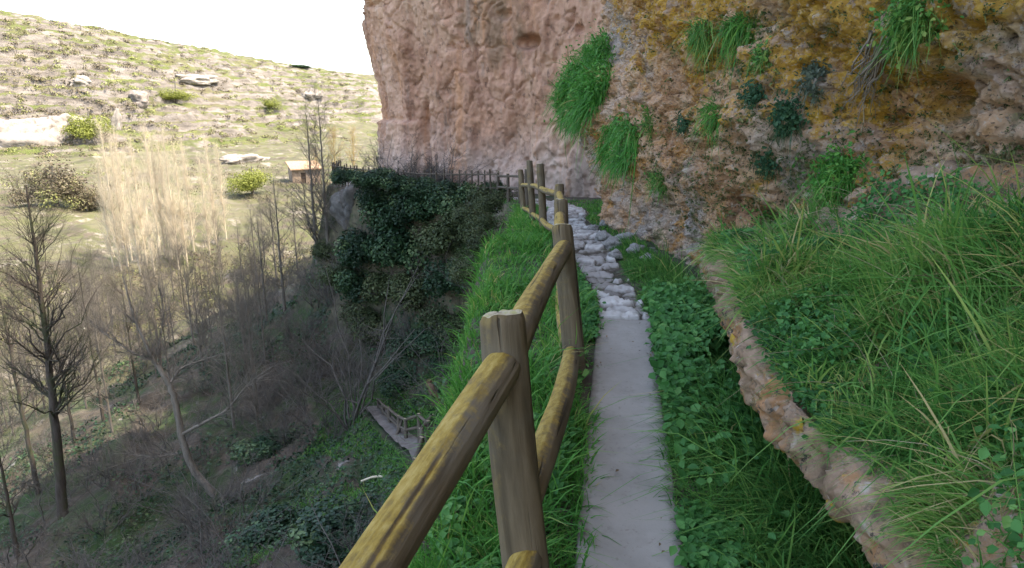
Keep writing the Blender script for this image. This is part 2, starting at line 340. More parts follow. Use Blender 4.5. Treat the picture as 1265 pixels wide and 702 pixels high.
def normals2(q):
    t = np.gradient(q, axis=0); t /= np.linalg.norm(t, axis=1, keepdims=True); return np.stack([-t[:, 1], t[:, 0]], -1)
TOP = 27.0
q = resample(WALL, lambda p: .02 if p[1] > 1.8 and p[1] < 8 and p[0] < 3.5 else (.045 if 1 < p[1] < 16 else .25), .5); n2 = normals2(q)
zv = np.concatenate([np.arange(-2.8, 1.9, .022), geo(1.9, TOP, .035, 1.2)])
Q = q[:, None, :]; ZZ = np.broadcast_to(zv[None], (len(q), len(zv))); YY = np.broadcast_to(q[:, 1:2], ZZ.shape); XX = np.broadcast_to(q[:, 0:1], ZZ.shape)
p3 = np.stack([XX, YY, ZZ], -1)
off = .04*smooth(-1.0, .8, ZZ)+.12*smooth(.6, 6, ZZ)-.03*np.clip(ZZ-6, 0, 20)       # leans out a little as it rises
off = off+.05*smooth(.04, .20, ZZ+.06*vnoise(p3*2.3, 4)-.05*(YY-3.5))*smooth(5.3, 4.0, YY)   # brow over the rock shelf
off = off+.85*np.exp(-((YY-12.7)/1.15)**2-((ZZ-.35)/1.05)**2)+.30*np.exp(-((YY-11.0)/.6)**2-((ZZ+.15)/.5)**2)
d1 = fbm(p3*np.array([.55, .55, .8]), 3, 60)*.24
d2 = fbm(p3*np.array([1.9, 1.9, 3.2])+.8*fbm(p3*1.1, 2, 66)[..., None], 4, 70)*.105
w1, w2, wc = worley(p3*np.array([3.6, 3.6, 5.2])+.5*fbm(p3*4, 2, 83)[..., None], 80); st1 = (w2-w1)
b1, b2, bc = worley(p3*11.0+.4*fbm(p3*9, 2, 86)[..., None], 90)
peb = np.where(bc > .45, np.sqrt(np.clip(.36-b1*b1, 0, 1)), 0)
crack = -.09*np.exp(-(st1/.10)**2)*(wc > .25)
off = off+d1+d2+.085*(wc-.5)*smooth(.02, .2, st1)+crack+.055*peb-.05*smooth(.22, .08, b1)*(bc < .28)+fbm(p3*18, 3, 95, .65)*.022-.05*np.clip(.12-np.abs(vnoise(p3*np.array([5, 5, 8.])+fbm(p3*6, 2, 98)[..., None], 97)), 0, 1)/.12
fis = vnoise(p3*np.array([.7, .7, 3.4])+.25*fbm(p3*3, 3, 104)[..., None], 103); off = off-.085*np.exp(-(fis/.045)**2)*smooth(-.1, .25, vnoise(p3*1.1, 105))
fv = vnoise(p3*np.array([2.6, 2.6, .8])+.3*fbm(p3*3, 3, 107)[..., None], 106); off = off-.07*np.exp(-(fv/.05)**2)*smooth(0, .3, vnoise(p3*1.3, 108))
pit1, _, pc = worley(p3*np.array([1.35, 1.35, 1.9]), 100); off = off-.24*smooth(.34, .12, pit1)*(pc > .5)
def pit(px, py, d, rx, rz, dep):
    global off
    c = P(px, py, d); off = off-dep*np.exp(-(((YY-c[1])/rx)**2+((ZZ-c[2])/rz)**2)**2)
pit(1140, 150, 3.9, .16, .05, .14); pit(920, 185, 4.9, .10, .16, .2); pit(1022, 35, 4.4, .06, .14, .2); pit(1250, 175, 3.4, .16, .05, .12)
wv = np.concatenate([Q+n2[:, None, :]*off[..., None], ZZ[..., None]], -1)
cap = []                                                                            # flat top running back inland, so the mass shades the gorge
for back in (1.5, 6, 20, 45): 
    c = wv[:, -1:].copy(); c[:, 0, :2] -= n2*0; c[:, 0, 0] += back; c[:, 0, 2] += .25*min(back, 8); cap.append(c)
wv = np.concatenate([wv]+cap, 1)
rw = MB().add(wv, grid_faces(wv.shape[0], wv.shape[1])[:, ::-1])
o = rw.obj('rock_wall', rock_near()); tag(o, 'ochre rock wall blotched with yellow lichen beside the path on the right', 'cliff', kind='structure')
WB = BVHTree.FromPolygons(rw.v[0].tolist(), rw.f[0].tolist())
def wallhit(px, py):
    r = WB.ray_cast(Vector((0, 0, 0)), Vector(ray(px, py)).normalized())
    if r[0] is None: return None, None
    n = r[1]; n = n if n.dot(r[0]) < 0 else -n
    return np.array(r[0]), np.array(n)

CLF = [(75, 8), (40, 14), (14, 19.6), (9, 23.6), (4.5, 26.4), (2, 28.5), (-2, 31.5), (-4.3, 33.2), (-5.2, 33.6), (-6.2, 34.8), (-7.2, 38), (-7, 46), (0, 60), (20, 90), (50, 130)]
q = resample(CLF, lambda p: .07 if p[0] < 4 and 26 < p[1] < 41 else 1.0, .6); n2 = normals2(q)
zv = np.concatenate([np.arange(-4.6, 8.0, .065), geo(8.0, TOP, .15, 1.5)])
Q = q[:, None, :]; ZZ = np.broadcast_to(zv[None], (len(q), len(zv))); XX = np.broadcast_to(q[:, 0:1], ZZ.shape); YY = np.broadcast_to(q[:, 1:2], ZZ.shape); p3 = np.stack([XX, YY, ZZ], -1)
off = .5*smooth(-1, 5, ZZ)+.3*smooth(5, 12, ZZ)
off = off+fbm(p3*np.array([.16, .16, .10]), 3, 120)*.65+fbm(p3*np.array([.9, .9, .26]), 4, 130)*.16-.10*np.abs(vnoise(p3*np.array([1.5, 1.5, .35]), 133))
w1, w2, wc = worley(p3*np.array([.75, .75, .42])+.5*fbm(p3*.9, 2, 141)[..., None], 140); off = off+.13*(wc-.5)*smooth(.02, .15, w2-w1)-.14*np.exp(-((w2-w1)/.05)**2)*(wc > .62)
w1, w2, wc = worley(p3*np.array([2.4, 2.4, 1.7]), 150); off = off+.075*(wc-.5)*smooth(.02, .2, w2-w1)+fbm(p3*np.array([3.4, 3.4, 2.0]), 4, 155, .62)*.085
pit1, _, pc = worley(p3*np.array([.8, .8, 1.1]), 160); off = off-.26*smooth(.24, .08, pit1)*(pc > .66)
def cpit(px, py, d, rx, rz, dep):
    global off
    c = P(px, py, d); off = off-dep*np.exp(-(((XX-c[0])/rx)**2+((ZZ-c[2])/rz)**2)**2)
cpit(652, 57, 29.5, .55, .28, .9); cpit(622, 6+20, 30, .3, .2, .4); cpit(633, 185, 28, .75, 1.3, .55); cpit(585, 172, 31, .2, .8, .3)
cx = P(526, 170, 33.5); off = off-.5*np.exp(-((XX-cx[0]-.08*np.sin(ZZ*2))/.14)**2)*smooth(.9, .1, ZZ)    # the vertical joint
off = off-.6*np.exp(-((ZZ-P(470, 97, 35)[2]-.1*np.sin(XX*3))/.25)**2)*smooth(-5.6, -6.4, XX)*0
sh = smooth(P(522, 150, 34)[0], P(522, 150, 34)[0]-.3, XX); off = off+.35*sh*smooth(P(500, 150, 34)[2]+.1, P(500, 150, 34)[2]-.1, ZZ)  # the lower block at its corner stands proud
wv = np.concatenate([Q+n2[:, None, :]*off[..., None], ZZ[..., None]], -1)
cap = []
for back in (1.5, 6, 20, 45):
    c = wv[:, -1:].copy(); c[:, 0, :2] += np.array([.75, .66])*back; c[:, 0, 2] += .25*min(back, 8); cap.append(c)
wv = np.concatenate([wv]+cap, 1)
hs_ = np.clip((1.73*(wv[..., 0]+21.5)-14.5)/TOP, .30, 1.05); wv[..., 2] = np.where(wv[..., 2] > 5, 5+(wv[..., 2]-5)*np.clip((hs_*TOP-5)/(TOP-5), .12, 1.1), wv[..., 2])
cl = MB().add(wv, grid_faces(wv.shape[0], wv.shape[1])[:, ::-1])
o = cl.obj('cliff', rock_far()); tag(o, 'tall pinkish cliff face across the bend of the path', 'cliff', kind='structure')
CB = BVHTree.FromPolygons(cl.v[0].tolist(), cl.f[0].tolist())
def cliffhit(px, py):
    r = CB.ray_cast(Vector((0, 0, 0)), Vector(ray(px, py)).normalized())
    return (None, None) if r[0] is None else (np.array(r[0]), np.array(r[1] if r[1].dot(r[0]) < 0 else -r[1]))

# ---------------------------------------------------------------- overhanging rock shelf on the right
LY = [-3, .3, 1.2, 1.5, 1.85, 2.1, 2.6, 3.3, 4.2, 5.1, 6.0, 7.0]
LX = [.98, .95, .95, .955, .97, .985, 1.03, 1.15, 1.36, 1.55, 1.75, 1.98]
LB = [-1.27, -1.25, -1.24, -1.23, -1.22, -1.22, -1.22, -1.24, -1.27, -1.38, -1.5, -1.65]   # lip underside
LH = [.24, .24, .23, .22, .22, .23, .26, .31, .34, .32, .25, .2]                              # height of bare rock face
yv = np.arange(-2.5, 6.6, .022); lx = np.interp(yv, LY, LX); lb = np.interp(yv, LY, LB); lh = np.interp(yv, LY, LH); wx = wallx(yv)
a3 = np.stack([yv, 0*yv, 0*yv], -1); lx = lx+.045*fbm(a3*2.3, 4, 201); lb = lb+.04*fbm(a3*2.9, 3, 207)
def shelf_top(x, y):
    xl = np.interp(y, LY, LX); zt = np.interp(y, LY, LB)+np.interp(y, LY, LH); xx = np.clip(x-xl, 0, 9)
    p = np.stack([x, y, 0*x], -1)
    return zt+.46*xx+.12*np.minimum(xx, .25)/.25*0+.15*fbm(p*1.7, 3, 211)*np.clip(xx*3, 0, 1)
pr = []
ctl_s = np.linspace(1, 0, 70)
for s_ in ctl_s:                                     # from the wall down the slope to the lip
    x = lx+.05+(wx+.35-lx-.05)*s_; pr.append(np.stack([x, yv, shelf_top(x, yv)], -1))
zt = lb+lh
lip = [(.02, .97, 0), (.0, .85, 0), (-.012, .7, 0), (-.005, .5, 0), (.01, .3, 0), (.03, .12, 0), (.07, .0, 0), (.13, -.02, 0), (.22, -.05, 0), (.34, -.25, 0), (.46, -.7, 0), (.55, -1.4, 0), (.62, -2.6, 0)]
lp = np.array(lip); fine = np.linspace(0, len(lp)-1, 60)
for f_ in fine:
    ax = np.interp(f_, range(len(lp)), lp[:, 0]); az = np.interp(f_, range(len(lp)), lp[:, 1]); pr.append(np.stack([lx+ax+.0*yv, yv, lb+lh*az if az >= 0 else lb+.19*az], -1))
sv_ = np.stack(pr, 1); pp = sv_
w1, w2, wc = worley(pp*np.array([6, 5, 7.])+.4*fbm(pp*5, 2, 221)[..., None], 220); dsp = .022*(wc-.5)*smooth(0, .25, w2-w1)-.012*np.exp(-((w2-w1)/.06)**2)*(wc > .5)+fbm(pp*np.array([5, 4, 9]), 5, 230, .6)*.035+fbm(pp*22, 3, 235, .65)*.016-.03*smooth(.30, .10, worley(pp*13, 238)[0])*(worley(pp*13, 238)[2] > .55)
tu = np.gradient(pp, axis=0); tv_ = np.gradient(pp, axis=1); nn = np.cross(tu, tv_); nn /= np.linalg.norm(nn, axis=-1, keepdims=True)+1e-9
sgn = np.sign(nn[:, 20, 2]).mean(); nn *= np.sign(sgn); sv_ = pp+nn*dsp[..., None]
sh_ = MB().add(sv_, grid_faces(sv_.shape[0], sv_.shape[1])); ROCK = rock_grey()
o = sh_.obj('rock_shelf', ROCK); tag(o, 'overhanging rock shelf with a bare pinkish lip above the verge', 'rock shelf', kind='structure')

# ================================================================ THE PATH
# centre line and half width from the near end; concrete first, then broken stone
def path_strip(ctr, hw, z0, n_across, step, disp):
    c = np.array(ctr, float); L = np.concatenate([[0], np.cumsum(np.linalg.norm(np.diff(c, axis=0), axis=1))]); t = np.arange(0, L[-1], step)
    cc = np.stack([np.interp(t, L, c[:, i]) for i in range(2)], -1); 
    if len(c) > 2:
        k = max(3, int(.5/step)); ke = np.ones(k)/k; cc = np.stack([np.convolve(np.pad(cc[:, i], (k//2, k-1-k//2), mode='reflect', reflect_type='odd'), ke, 'valid') for i in range(2)], -1)
    w = np.interp(t, L, hw); n = normals2(cc); a = np.linspace(-1, 1, n_across)
    v = cc[:, None]+n[:, None]*(a[None, :, None]*w[:, None, None])*-1
    z = pathz(v[..., 1])+z0; p = np.stack([v[..., 0], v[..., 1], z], -1); p[..., 2] += disp(p, np.broadcast_to(a, z.shape))
    return p
pz0, pz1 = P(778, 702, 2.45), P(772, 393, 5.0)
def onpath(px, py):                # sight line to the path surface
    t = np.linspace(1, 40, 8000); q_ = ray(px, py)[None]*t[:, None]; return q_[np.argmax(q_[:, 2] < pathz(q_[:, 1])+.03)]
A0, A1 = onpath(778, 702), onpath(772, 393); dirp = (A1-A0)/np.linalg.norm((A1-A0)[:2]); Aback = A0-dirp*5
wn = np.linalg.norm(onpath(851, 702)-onpath(706, 702))/2; wf = np.linalg.norm(onpath(807, 393)-onpath(738, 393))/2
slab = path_strip([Aback[:2], A0[:2], A1[:2]], [wn, wn, wf], .03, 60, .02, lambda p, a: .006*fbm(p*3, 3, 300)-.10*smooth(.93, 1, np.abs(a)+.03*fbm(p*6, 3, 310))*1.0)
fc_ = slab[-1:].copy(); fc_[..., 2] -= .25; slab = np.concatenate([slab, fc_])
ea = np.broadcast_to(np.abs(np.linspace(-1, 1, 60)), slab.shape[:2]); o = MB().add(slab, grid_faces(slab.shape[0], slab.shape[1])[:, ::-1], ea.ravel()).obj('path', concrete()); tag(o, 'narrow smooth concrete footpath between green verges', 'footpath', kind='structure')
Bp = [onpath(772, 393)[:2]-dirp[:2]*.02] + [onpath(*p)[:2] for p in ((762, 362), (742, 330), (728, 305), (722, 288))]+[(.92, 11.2), (.98, 13), (1.2, 15), (1.5, 18), (1.4, 22), (.6, 25.3), (-1.5, 28.1), (-5, 31), (-7.6, 33.2), (-8.7, 36), (-8.4, 42)]
def stones(p, a):
    w1, w2, wc = worley(p*np.array([4.2, 4.2, 1.]), 320); b1, b2, bc = worley(p*np.array([15, 15, 1.]), 330)
    TINT.append((.15+.85*wc)*smooth(.03, .14, w2-w1)*(1-.5*smooth(.85, 1, np.abs(a))))
    return (.055*wc*smooth(.03, .16, w2-w1)-.02+.022*np.sqrt(np.clip(.3-b1*b1, 0, 1))+fbm(p*20, 2, 340)*.008-.12*smooth(.8, 1, np.abs(a)+.15*fbm(p*2, 2, 345))*smooth(4.6, 5.2, p[..., 1])*1.0)
TINT = []
rp = path_strip(Bp, [wf*1.05, wf*1.05, .24, .3, .32, .4, .5, .5, .55, .6, .6, .6, .6, .6, .6, .6], .012, 46, .025, stones)
low_ = rp[:1].copy(); low_[..., 2] -= .22; rp = np.concatenate([low_, rp]); TI = np.concatenate([TINT[0][:1]*.3, TINT[0]])
m_ = M('path_stone'); t_ = m_.n('ShaderNodeAttribute', attribute_name='tint').outputs['Fac']; t_ = m_.math('ADD', t_, m_.math('MULTIPLY', m_.math('SUBTRACT', m_.noise(9, 7, .75), .5), .7))
c_ = m_.ramp(t_, [(.0, (.07, .058, .045)), (.2, (.15, .13, .112)), (.45, (.27, .25, .23)), (.75, (.37, .345, .325)), (1, (.50, .475, .45))]); m_.bump(m_.noise(40, 7, .7), .7, .02); RP = m_.done(c_, .93)
o = MB().add(rp, grid_faces(rp.shape[0], rp.shape[1])[:, ::-1], TI.ravel()).obj('stone_path', RP); tag(o, 'rough broken stone stretch of path past the concrete', 'footpath', kind='structure')
lpv = []
for i in range(len(LOW)-1):
    for u_ in np.linspace(0, 1, 24)[:-1]:
        c = LOW[i]*(1-u_)+LOW[i+1]*u_; d_ = LOW[i+1]-LOW[i]; n_ = np.array([-d_[1], d_[0], 0]); n_ /= np.linalg.norm(n_); lpv.append([c+n_*a_*.30+np.array([0, 0, .14]) for a_ in np.linspace(-1, 1, 10)])
lpv = np.array(lpv); lpv[..., 2] += .03*fbm(lpv*3, 3, 350)
o = MB().add(lpv, grid_faces(lpv.shape[0], lpv.shape[1])).obj('lower_path', plain('trodden_earth', [(.3, (.11, .095, .085)), (.7, (.20, .18, .165))], 5)); tag(o, 'pale trodden path running below between small wooden fences', 'footpath', kind='structure')

# ================================================================ FENCES
RAIL = wood('mossy_rail_wood', .95); POST = wood('grey_post_wood', .35, .15); END = endgrain(); DIM = bark('dull_fence_wood', (.05, .04, .032), (.145, .12, .095))
def log(a, b, r0, r1, sides=48, rings=60, cap=True, groove=None, seed=0, rough=1.0):
    """a peeled log from a to b, in its own space along z; returns MB, matrix, end-cap MB"""
    a, b = np.array(a, float), np.array(b, float); L = np.linalg.norm(b-a)
    zs = np.linspace(0, L, rings); ang = np.arange(sides)/sides*2*np.pi; A, Zg = np.meshgrid(ang, zs)
    r = np.interp(Zg, [0, L], [r0, r1]); p = np.stack([np.cos(A)*1.4, np.sin(A)*1.4, Zg*2.2+seed*9.1], -1)
    r = r*(1+rough*(.035*fbm(p, 3, 400+seed)+.02*vnoise(np.stack([np.cos(A)*7, np.sin(A)*7, Zg*.9+seed], -1), 410)))
    if groove:
        for (ac, z0, z1, dep) in groove:
            da = (A-ac-.12*np.sin(Zg*5+seed)-.15*vnoise(np.stack([Zg*6, 0*Zg+seed, 0*Zg], -1), 420)+np.pi) % (2*np.pi)-np.pi
            r = r-dep*np.exp(-(da/.055)**2)*smooth(z0, z0+.08, Zg)*smooth(z1, z1-.08, Zg)
    r[0] *= .93; r[-2] *= .985; r[-1] *= .90+.07*vnoise(np.stack([np.cos(ang)*3, np.sin(ang)*3, 0*ang+seed], -1), 440); Zg = Zg.copy(); Zg[-1] += (.006*vnoise(np.stack([np.cos(ang)*2.5, np.sin(ang)*2.5, 0*ang+seed*3], -1), 441) if cap else 0)
    bendx = .012*L*np.sin(np.pi*zs/L)*math.sin(seed*2.1); bendy = .012*L*np.sin(np.pi*zs/L)*math.cos(seed*1.7)
    v = np.stack([np.cos(A)*r+bendx[:, None], np.sin(A)*r+bendy[:, None], Zg], -1)
    i = np.arange(rings-1)[:, None]*sides; k = np.arange(sides)[None]; f = np.stack([i+k, i+(k+1) % sides, i+(k+1) % sides+sides, i+k+sides], -1).reshape(-1, 4)
    mb = MB().add(v, f); c = None
    if cap:
        c = MB(); top = v[-1]; rr = [top]
        for s_ in (.8, .55, .3, .05):
            t_ = top.copy(); t_[:, :2] = top[:, :2].mean(0)+(top[:, :2]-top[:, :2].mean(0))*s_; t_[:, 2] = top[:, 2]*s_+L*(1-s_)+.006*vnoise(np.concatenate([t_[:, :2]*40, t_[:, 2:]], -1), 430+seed)+.004; rr.append(t_)
        cv = np.concatenate(rr); i = np.arange(4)[:, None]*sides; f = np.stack([i+k, i+(k+1) % sides, i+(k+1) % sides+sides, i+k+sides], -1).reshape(-1, 4); c.add(cv, f)
    zaxis = Vector(b-a).normalized(); M_ = zaxis.to_track_quat('Z', 'Y').to_matrix().to_4x4(); M_.translation = Vector(a)
    return mb, M_, c
def add_log(name, parent, mat, a, b, r0, r1=None, cap=True, **kw):
    mb, M_, c = log(a, b, r0, r1 or r0, cap=cap, **kw); o = mb.obj(name, mat); 
    o.parent = parent; o.matrix_basis = Matrix.Translation(-parent.location) @ M_
    if c:
        e = c.obj('end_grain', END, o)
    return o
f1 = P(660, 790, 1.93); fence = thing('roundwood_fence', f1, 'round log fence with ochre mossy rails on the left of the concrete path', 'fence')
bpy.context.view_layer.update()
posts = [((668, 830), (620, 388), 1.97, 1.93, .068), ((712, 492), (694, 279), 4.15, 4.2, .0675), ((697, 400), (693, 247), 6.2, 6.2, .066), ((692, 335), (691, 228), 8.3, 8.3, .062), ((671, 297), (667, 203), 10.2, 10.2, .06), ((660, 289), (654, 199), 12, 12, .06), ((648, 273), (643, 210), 14.2, 14.2, .06)]
PT = []
for i, (b_, t_, db, dt, r) in enumerate(posts):
    a, b = P(*b_, db), P(*t_, dt); a = a+(a-b)*.12; near = i < 3
    add_log('post', fence, POST, a, b, r*1.04, r*.97, sides=56 if near else 20, rings=80 if near else 24, seed=i+1, groove=[(4.1, .4, 1.2, .006), (5.4, .75, 1.25, .004), (2.6, 0.2, .8, .004)] if near else None); PT.append((a, b))
def rail(a, b, r, seed, near, r1=None, groove=None): add_log('rail', fence, RAIL, a, b, r, r1 or r, cap=False, sides=72 if near else 20, rings=110 if near else 24, seed=seed, groove=groove)
J1, J1l = P(622, 452, 1.90), P(652, 690, 1.92)
K = P(458, 702, 1.26); dirr = (K-J1)/np.linalg.norm(K-J1)
rail(J1+dirr*1.95, J1, .055, 11, True, .054, groove=[(1.95, .1, 1.5, .008), (2.5, .3, 1.2, .004), (1.2, .6, 1.6, .003)])
rail(J1l+dirr*1.95, J1l, .052, 12, True, .05)
p0t = J1+dirr*1.95+np.array([0, 0, .15]); add_log('post', fence, POST, p0t-np.array([0, 0, 1.3]), p0t, .07, sides=32, rings=24, seed=19)
rail(P(628, 434, 1.94), P(697, 306, 4.17), .054, 13, True, .053); rail(P(646, 622, 1.94), P(706, 437, 4.14), .052, 14, True, .052)
rail(P(694, 300, 4.22), P(692, 268, 6.15), .05, 15, True); rail(P(702, 425, 4.2), P(694, 350, 6.15), .05, 16, True)
ups = [P(693, 262, 6.2), P(691, 240, 8.25), P(668.5, 233.5, 10.2), P(657, 230, 12), P(645, 229, 14.2)]; lows = [P(695, 345, 6.2), P(687, 284, 8.3), P(670, 272, 10.2), P(658, 265, 12), P(646.5, 258, 14.2)]
for k in range(4): rail(ups[k], ups[k+1], .045, 20+k, False); rail(lows[k], lows[k+1], .045, 30+k, False)
# the fence goes on along the ledge, dark posts seen over the first ones
fb = thing('timber_fence', (.3, 18, -2.6), 'dark timber post fence further along the ledge before the bend', 'fence'); bpy.context.view_layer.update()
def post_run(root, line, gap, h, r, rails, name='post', mat=None, zoff=None, tilt=.03, seed=0):
    c = np.array(line, float); L = np.concatenate([[0], np.cumsum(np.linalg.norm(np.diff(c, axis=0), axis=1))]); n = max(2, int(round(L[-1]/gap))+1); t = np.linspace(0, L[-1], n)
    pts = np.stack([np.interp(t, L, c[:, i]) for i in range(3)], -1); rs = np.random.default_rng(seed)
    for j, p_ in enumerate(pts):
        add_log('post', root, mat or DIM, p_-np.array([0, 0, .25]), p_+np.array([rs.normal()*tilt, rs.normal()*tilt, h*(1+rs.normal()*.03)]), r, sides=10, rings=8, seed=50+j, cap=True)
    for hh in rails:
        for j in range(len(pts)-1): add_log('rail', root, mat or DIM, pts[j]+np.array([0, 0, hh]), pts[j+1]+np.array([0, 0, hh]), r*.8, sides=8, rings=6, cap=False, seed=80+j)
ln = [(x_, y_, pathz(y_)-.05) for x_, y_ in ((.32, 15.2), (.42, 17), (.42, 19.5), (.25, 22), (-.5, 24.6))]
post_run(fb, ln, 1.3, 1.05, .055, (.55, .95), seed=1)
fc = thing('picket_fence', (-2.5, 27.2, -3.4), 'thin fence of close upright stakes along the foot of the pink cliff', 'fence'); bpy.context.view_layer.update()
ln = [(x_, y_, max(pathz(y_)-.1, G0(x_, y_)[0])) for x_, y_ in ((-.5, 24.75), (-2, 26.6), (-3.6, 27.9), (-7, 30.9), (-9.0, 33.7), (-9.4, 37))]
post_run(fc, ln, .42, 1.1, .035, (.45, .95), seed=2)
lf = thing('small_fence', LOW[1], 'small weathered fence with leaning brace on the outer side of the lower path', 'fence'); bpy.context.view_layer.update()
lft = [(468, 508, 24.5), (474, 517, 23.5), (481, 528, 22.5), (493, 540, 21), (502, 546, 20.3), (518, 546, 19.6), (528, 566, 18.4)]
tops = [(467, 493), (473, 499), (480, 503), (492.5, 513), (501, 517), (517, 511), (529, 520)]
TP = []
for j, ((x_, y_, d_), (tx, ty)) in enumerate(zip(lft, tops)):
    a, b = P(x_, y_, d_), P(tx, ty, d_); add_log('post', lf, DIM, a+(a-b)*.2, b, .06, sides=10, rings=8, seed=60+j); TP.append((a, b))
for j in range(6):
    for s_ in (.93, .5): add_log('rail', lf, DIM, TP[j][0]*(1-s_)+TP[j][1]*s_, TP[j+1][0]*(1-s_)+TP[j+1][1]*s_, .045, sides=8, rings=6, cap=False, seed=70+j)
add_log('brace', lf, DIM, P(483, 556, 20.6), P(497, 518, 20.9), .045, sides=8, rings=6, seed=77)
lg = thing('small_fence', LOW[4], 'small fence on the near side of the lower path, half hidden by the mossy rail', 'fence'); bpy.context.view_layer.update()
TP = []
for j, (x_, y_, tx, ty, d_) in enumerate([(534, 549, 533, 512, 19), (522, 548, 520, 529, 18), (516, 575, 521, 540, 16.8), (505, 612, 513, 566, 15.2)]):
    a, b = P(x_, y_, d_), P(tx, ty, d_); add_log('post', lg, DIM, a+(a-b)*.25, b, .065, sides=10, rings=8, seed=90+j); TP.append((a, b))
for j in range(3): add_log('rail', lg, DIM, TP[j][1]*.93+TP[j][0]*.07, TP[j+1][1]*.93+TP[j+1][0]*.07, .05, sides=8, rings=6, cap=False, seed=95+j)
# ================================================================ GRASS AND HERBS
GRASS = leafmat('grass_blade', [(0, (.03, .12, .02)), (.35, (.055, .21, .035)), (.65, (.09, .29, .05)), (.86, (.19, .36, .07)), (.93, (.40, .36, .12)), (1, (.50, .40, .20))])
COOL = leafmat('cool_grass_blade', [(0, (.035, .125, .028)), (.35, (.075, .235, .05)), (.65, (.155, .33, .075)), (.86, (.31, .42, .11)), (.95, (.40, .36, .13)), (1, (.50, .41, .21))])
HERB = leafmat('herb_leaf', [(0, (.022, .095, .024)), (.5, (.05, .19, .045)), (.85, (.095, .27, .07)), (1, (.18, .35, .10))])
IVY = leafmat('ivy_leaf', [(0, (.014, .038, .02)), (.5, (.027, .068, .03)), (.85, (.055, .11, .045)), (1, (.10, .155, .065))], trans=.15, rough=.45)
DRY = leafmat('dry_stem', [(0, (.16, .12, .07)), (.5, (.30, .24, .15)), (1, (.44, .37, .25))], trans=.1)
def grass_on(mb, xy, z, nrm, h, w, hvar=.35, lean_dir=None, lean_k=.5, bend=(.3, 1.0), tint=(.05, .8), dry=.04, seg=3):
    N = len(xy); root = np.concatenate([xy, z[:, None]-.015], 1); a = rng.uniform(0, 2*np.pi, N)
    ln_ = np.stack([np.cos(a), np.sin(a), 0*a], -1)
    if lean_dir is not None: ln_ = ln_*(1-lean_k)+np.asarray(lean_dir)*lean_k
    up = np.array([0, 0, 1.])+nrm*.35+rng.normal(size=(N, 3))*.22; up /= np.linalg.norm(up, axis=1, keepdims=True)
    hh = h*np.exp(rng.normal(size=N)*hvar); be = rng.uniform(*bend, N); b3 = ln_-np.array([0, 0, 1.])*(.45*be)[:, None]
    t = rng.uniform(*tint, N); dm = rng.random(N) < dry; t = np.where(dm, rng.uniform(.92, 1, N), t)
    fc_ = np.stack([np.cos(a+1.2), np.sin(a+1.2), 0*a], -1)
    v, f, n = blades(root, up, hh, w*rng.uniform(.6, 1.3, N), b3, be, fc_+ln_*.6, seg); mb.add(v, f, np.repeat(t, n))
def gnorm(fn, x, y, e=.05):
    z0 = fn(x, y); n = np.stack([-(fn(x+e, y)-z0)/e, -(fn(x, y+e)-z0)/e, np.ones_like(z0)], -1); return z0, n/np.linalg.norm(n, axis=1, keepdims=True)
PC = np.concatenate([np.array([Aback[:2], A0[:2], A1[:2]]), np.array(Bp[1:])]); 
PW = np.array([wn, wn, wf]+[.24, .3, .32, .4, .5, .5]+[.55]*(len(PC)-9))
def pathx(y): return np.interp(y, PC[:14, 1], PC[:14, 0])
def pathw(y): return np.interp(y, PC[:14, 1], PW[:14])
def edgex(y): return np.interp(y, [p[1] for p in EDGE[:11]], [p[0] for p in EDGE[:11]])
def cl_(x, y, sc, seed): return fbm(np.stack([x*sc, y*sc, 0*x], -1), 3, seed)
# left verge and the bank that falls away from it
mb = MB()
N = 60000; y = 1.2+13.5*rng.random(N)**1.6; x = edgex(y)-.75+rng.random(N)*(pathx(y)-pathw(y)+.05-edgex(y)+.75)
d = edgex(y)-x; k = rng.random(N) < np.where(d > 0, np.clip(.8-d*2.2, .03, 1), 1)*np.clip(.8+.9*cl_(x, y, 1.4, 501), .12, 1); x, y = x[k], y[k]
z, n = gnorm(G, x, y); gapm = pathx(y)-pathw(y)-x
hgt = np.where(gapm < .12, .09, .17)*np.clip(1+.6*cl_(x, y, 2.2, 502), .4, 2); grass_on(mb, np.stack([x, y], -1), z, n, hgt, .006+.001*y, tint=(.25, .84), dry=.02)
for (cx_, cy_, m_, hh) in ((.30, 4.05, 320, .26), (.12, 2.7, 300, .2), (.26, 3.2, 260, .16), (.0, 2.2, 260, .2), (.42, 5.0, 300, .2)):
    x = cx_+rng.normal(size=m_)*.06; y = cy_+rng.normal(size=m_)*.1; z, n = gnorm(G, x, y); grass_on(mb, np.stack([x, y], -1), z, n, hh, .008, tint=(.55, .9), bend=(.3, .9))
o = mb.obj('grass', GRASS); tag(o, 'bright green grass on the narrow verge between log fence and path', 'grass', kind='stuff')
mb = MB(); N = 26000; y = 9+15*rng.random(N); x = edgex(y)-.5+rng.random(N)*(wallx(np.minimum(y, 16))+1.0-edgex(y)); gp_ = np.abs(x-pathx(y))-pathw(y); k = (gp_ > -.02) & (rng.random(N) < np.clip(.55+.8*cl_(x, y, .9, 505), .08, 1)); x, y = x[k], y[k]; z, n = gnorm(G, x, y)
grass_on(mb, np.stack([x, y], -1), z, n, np.full(len(x), .14), .016, tint=(.15, .8)); o = mb.obj('grass', GRASS); tag(o, 'coarse grass along the ledge where the stone path nears the bend', 'grass', kind='stuff')
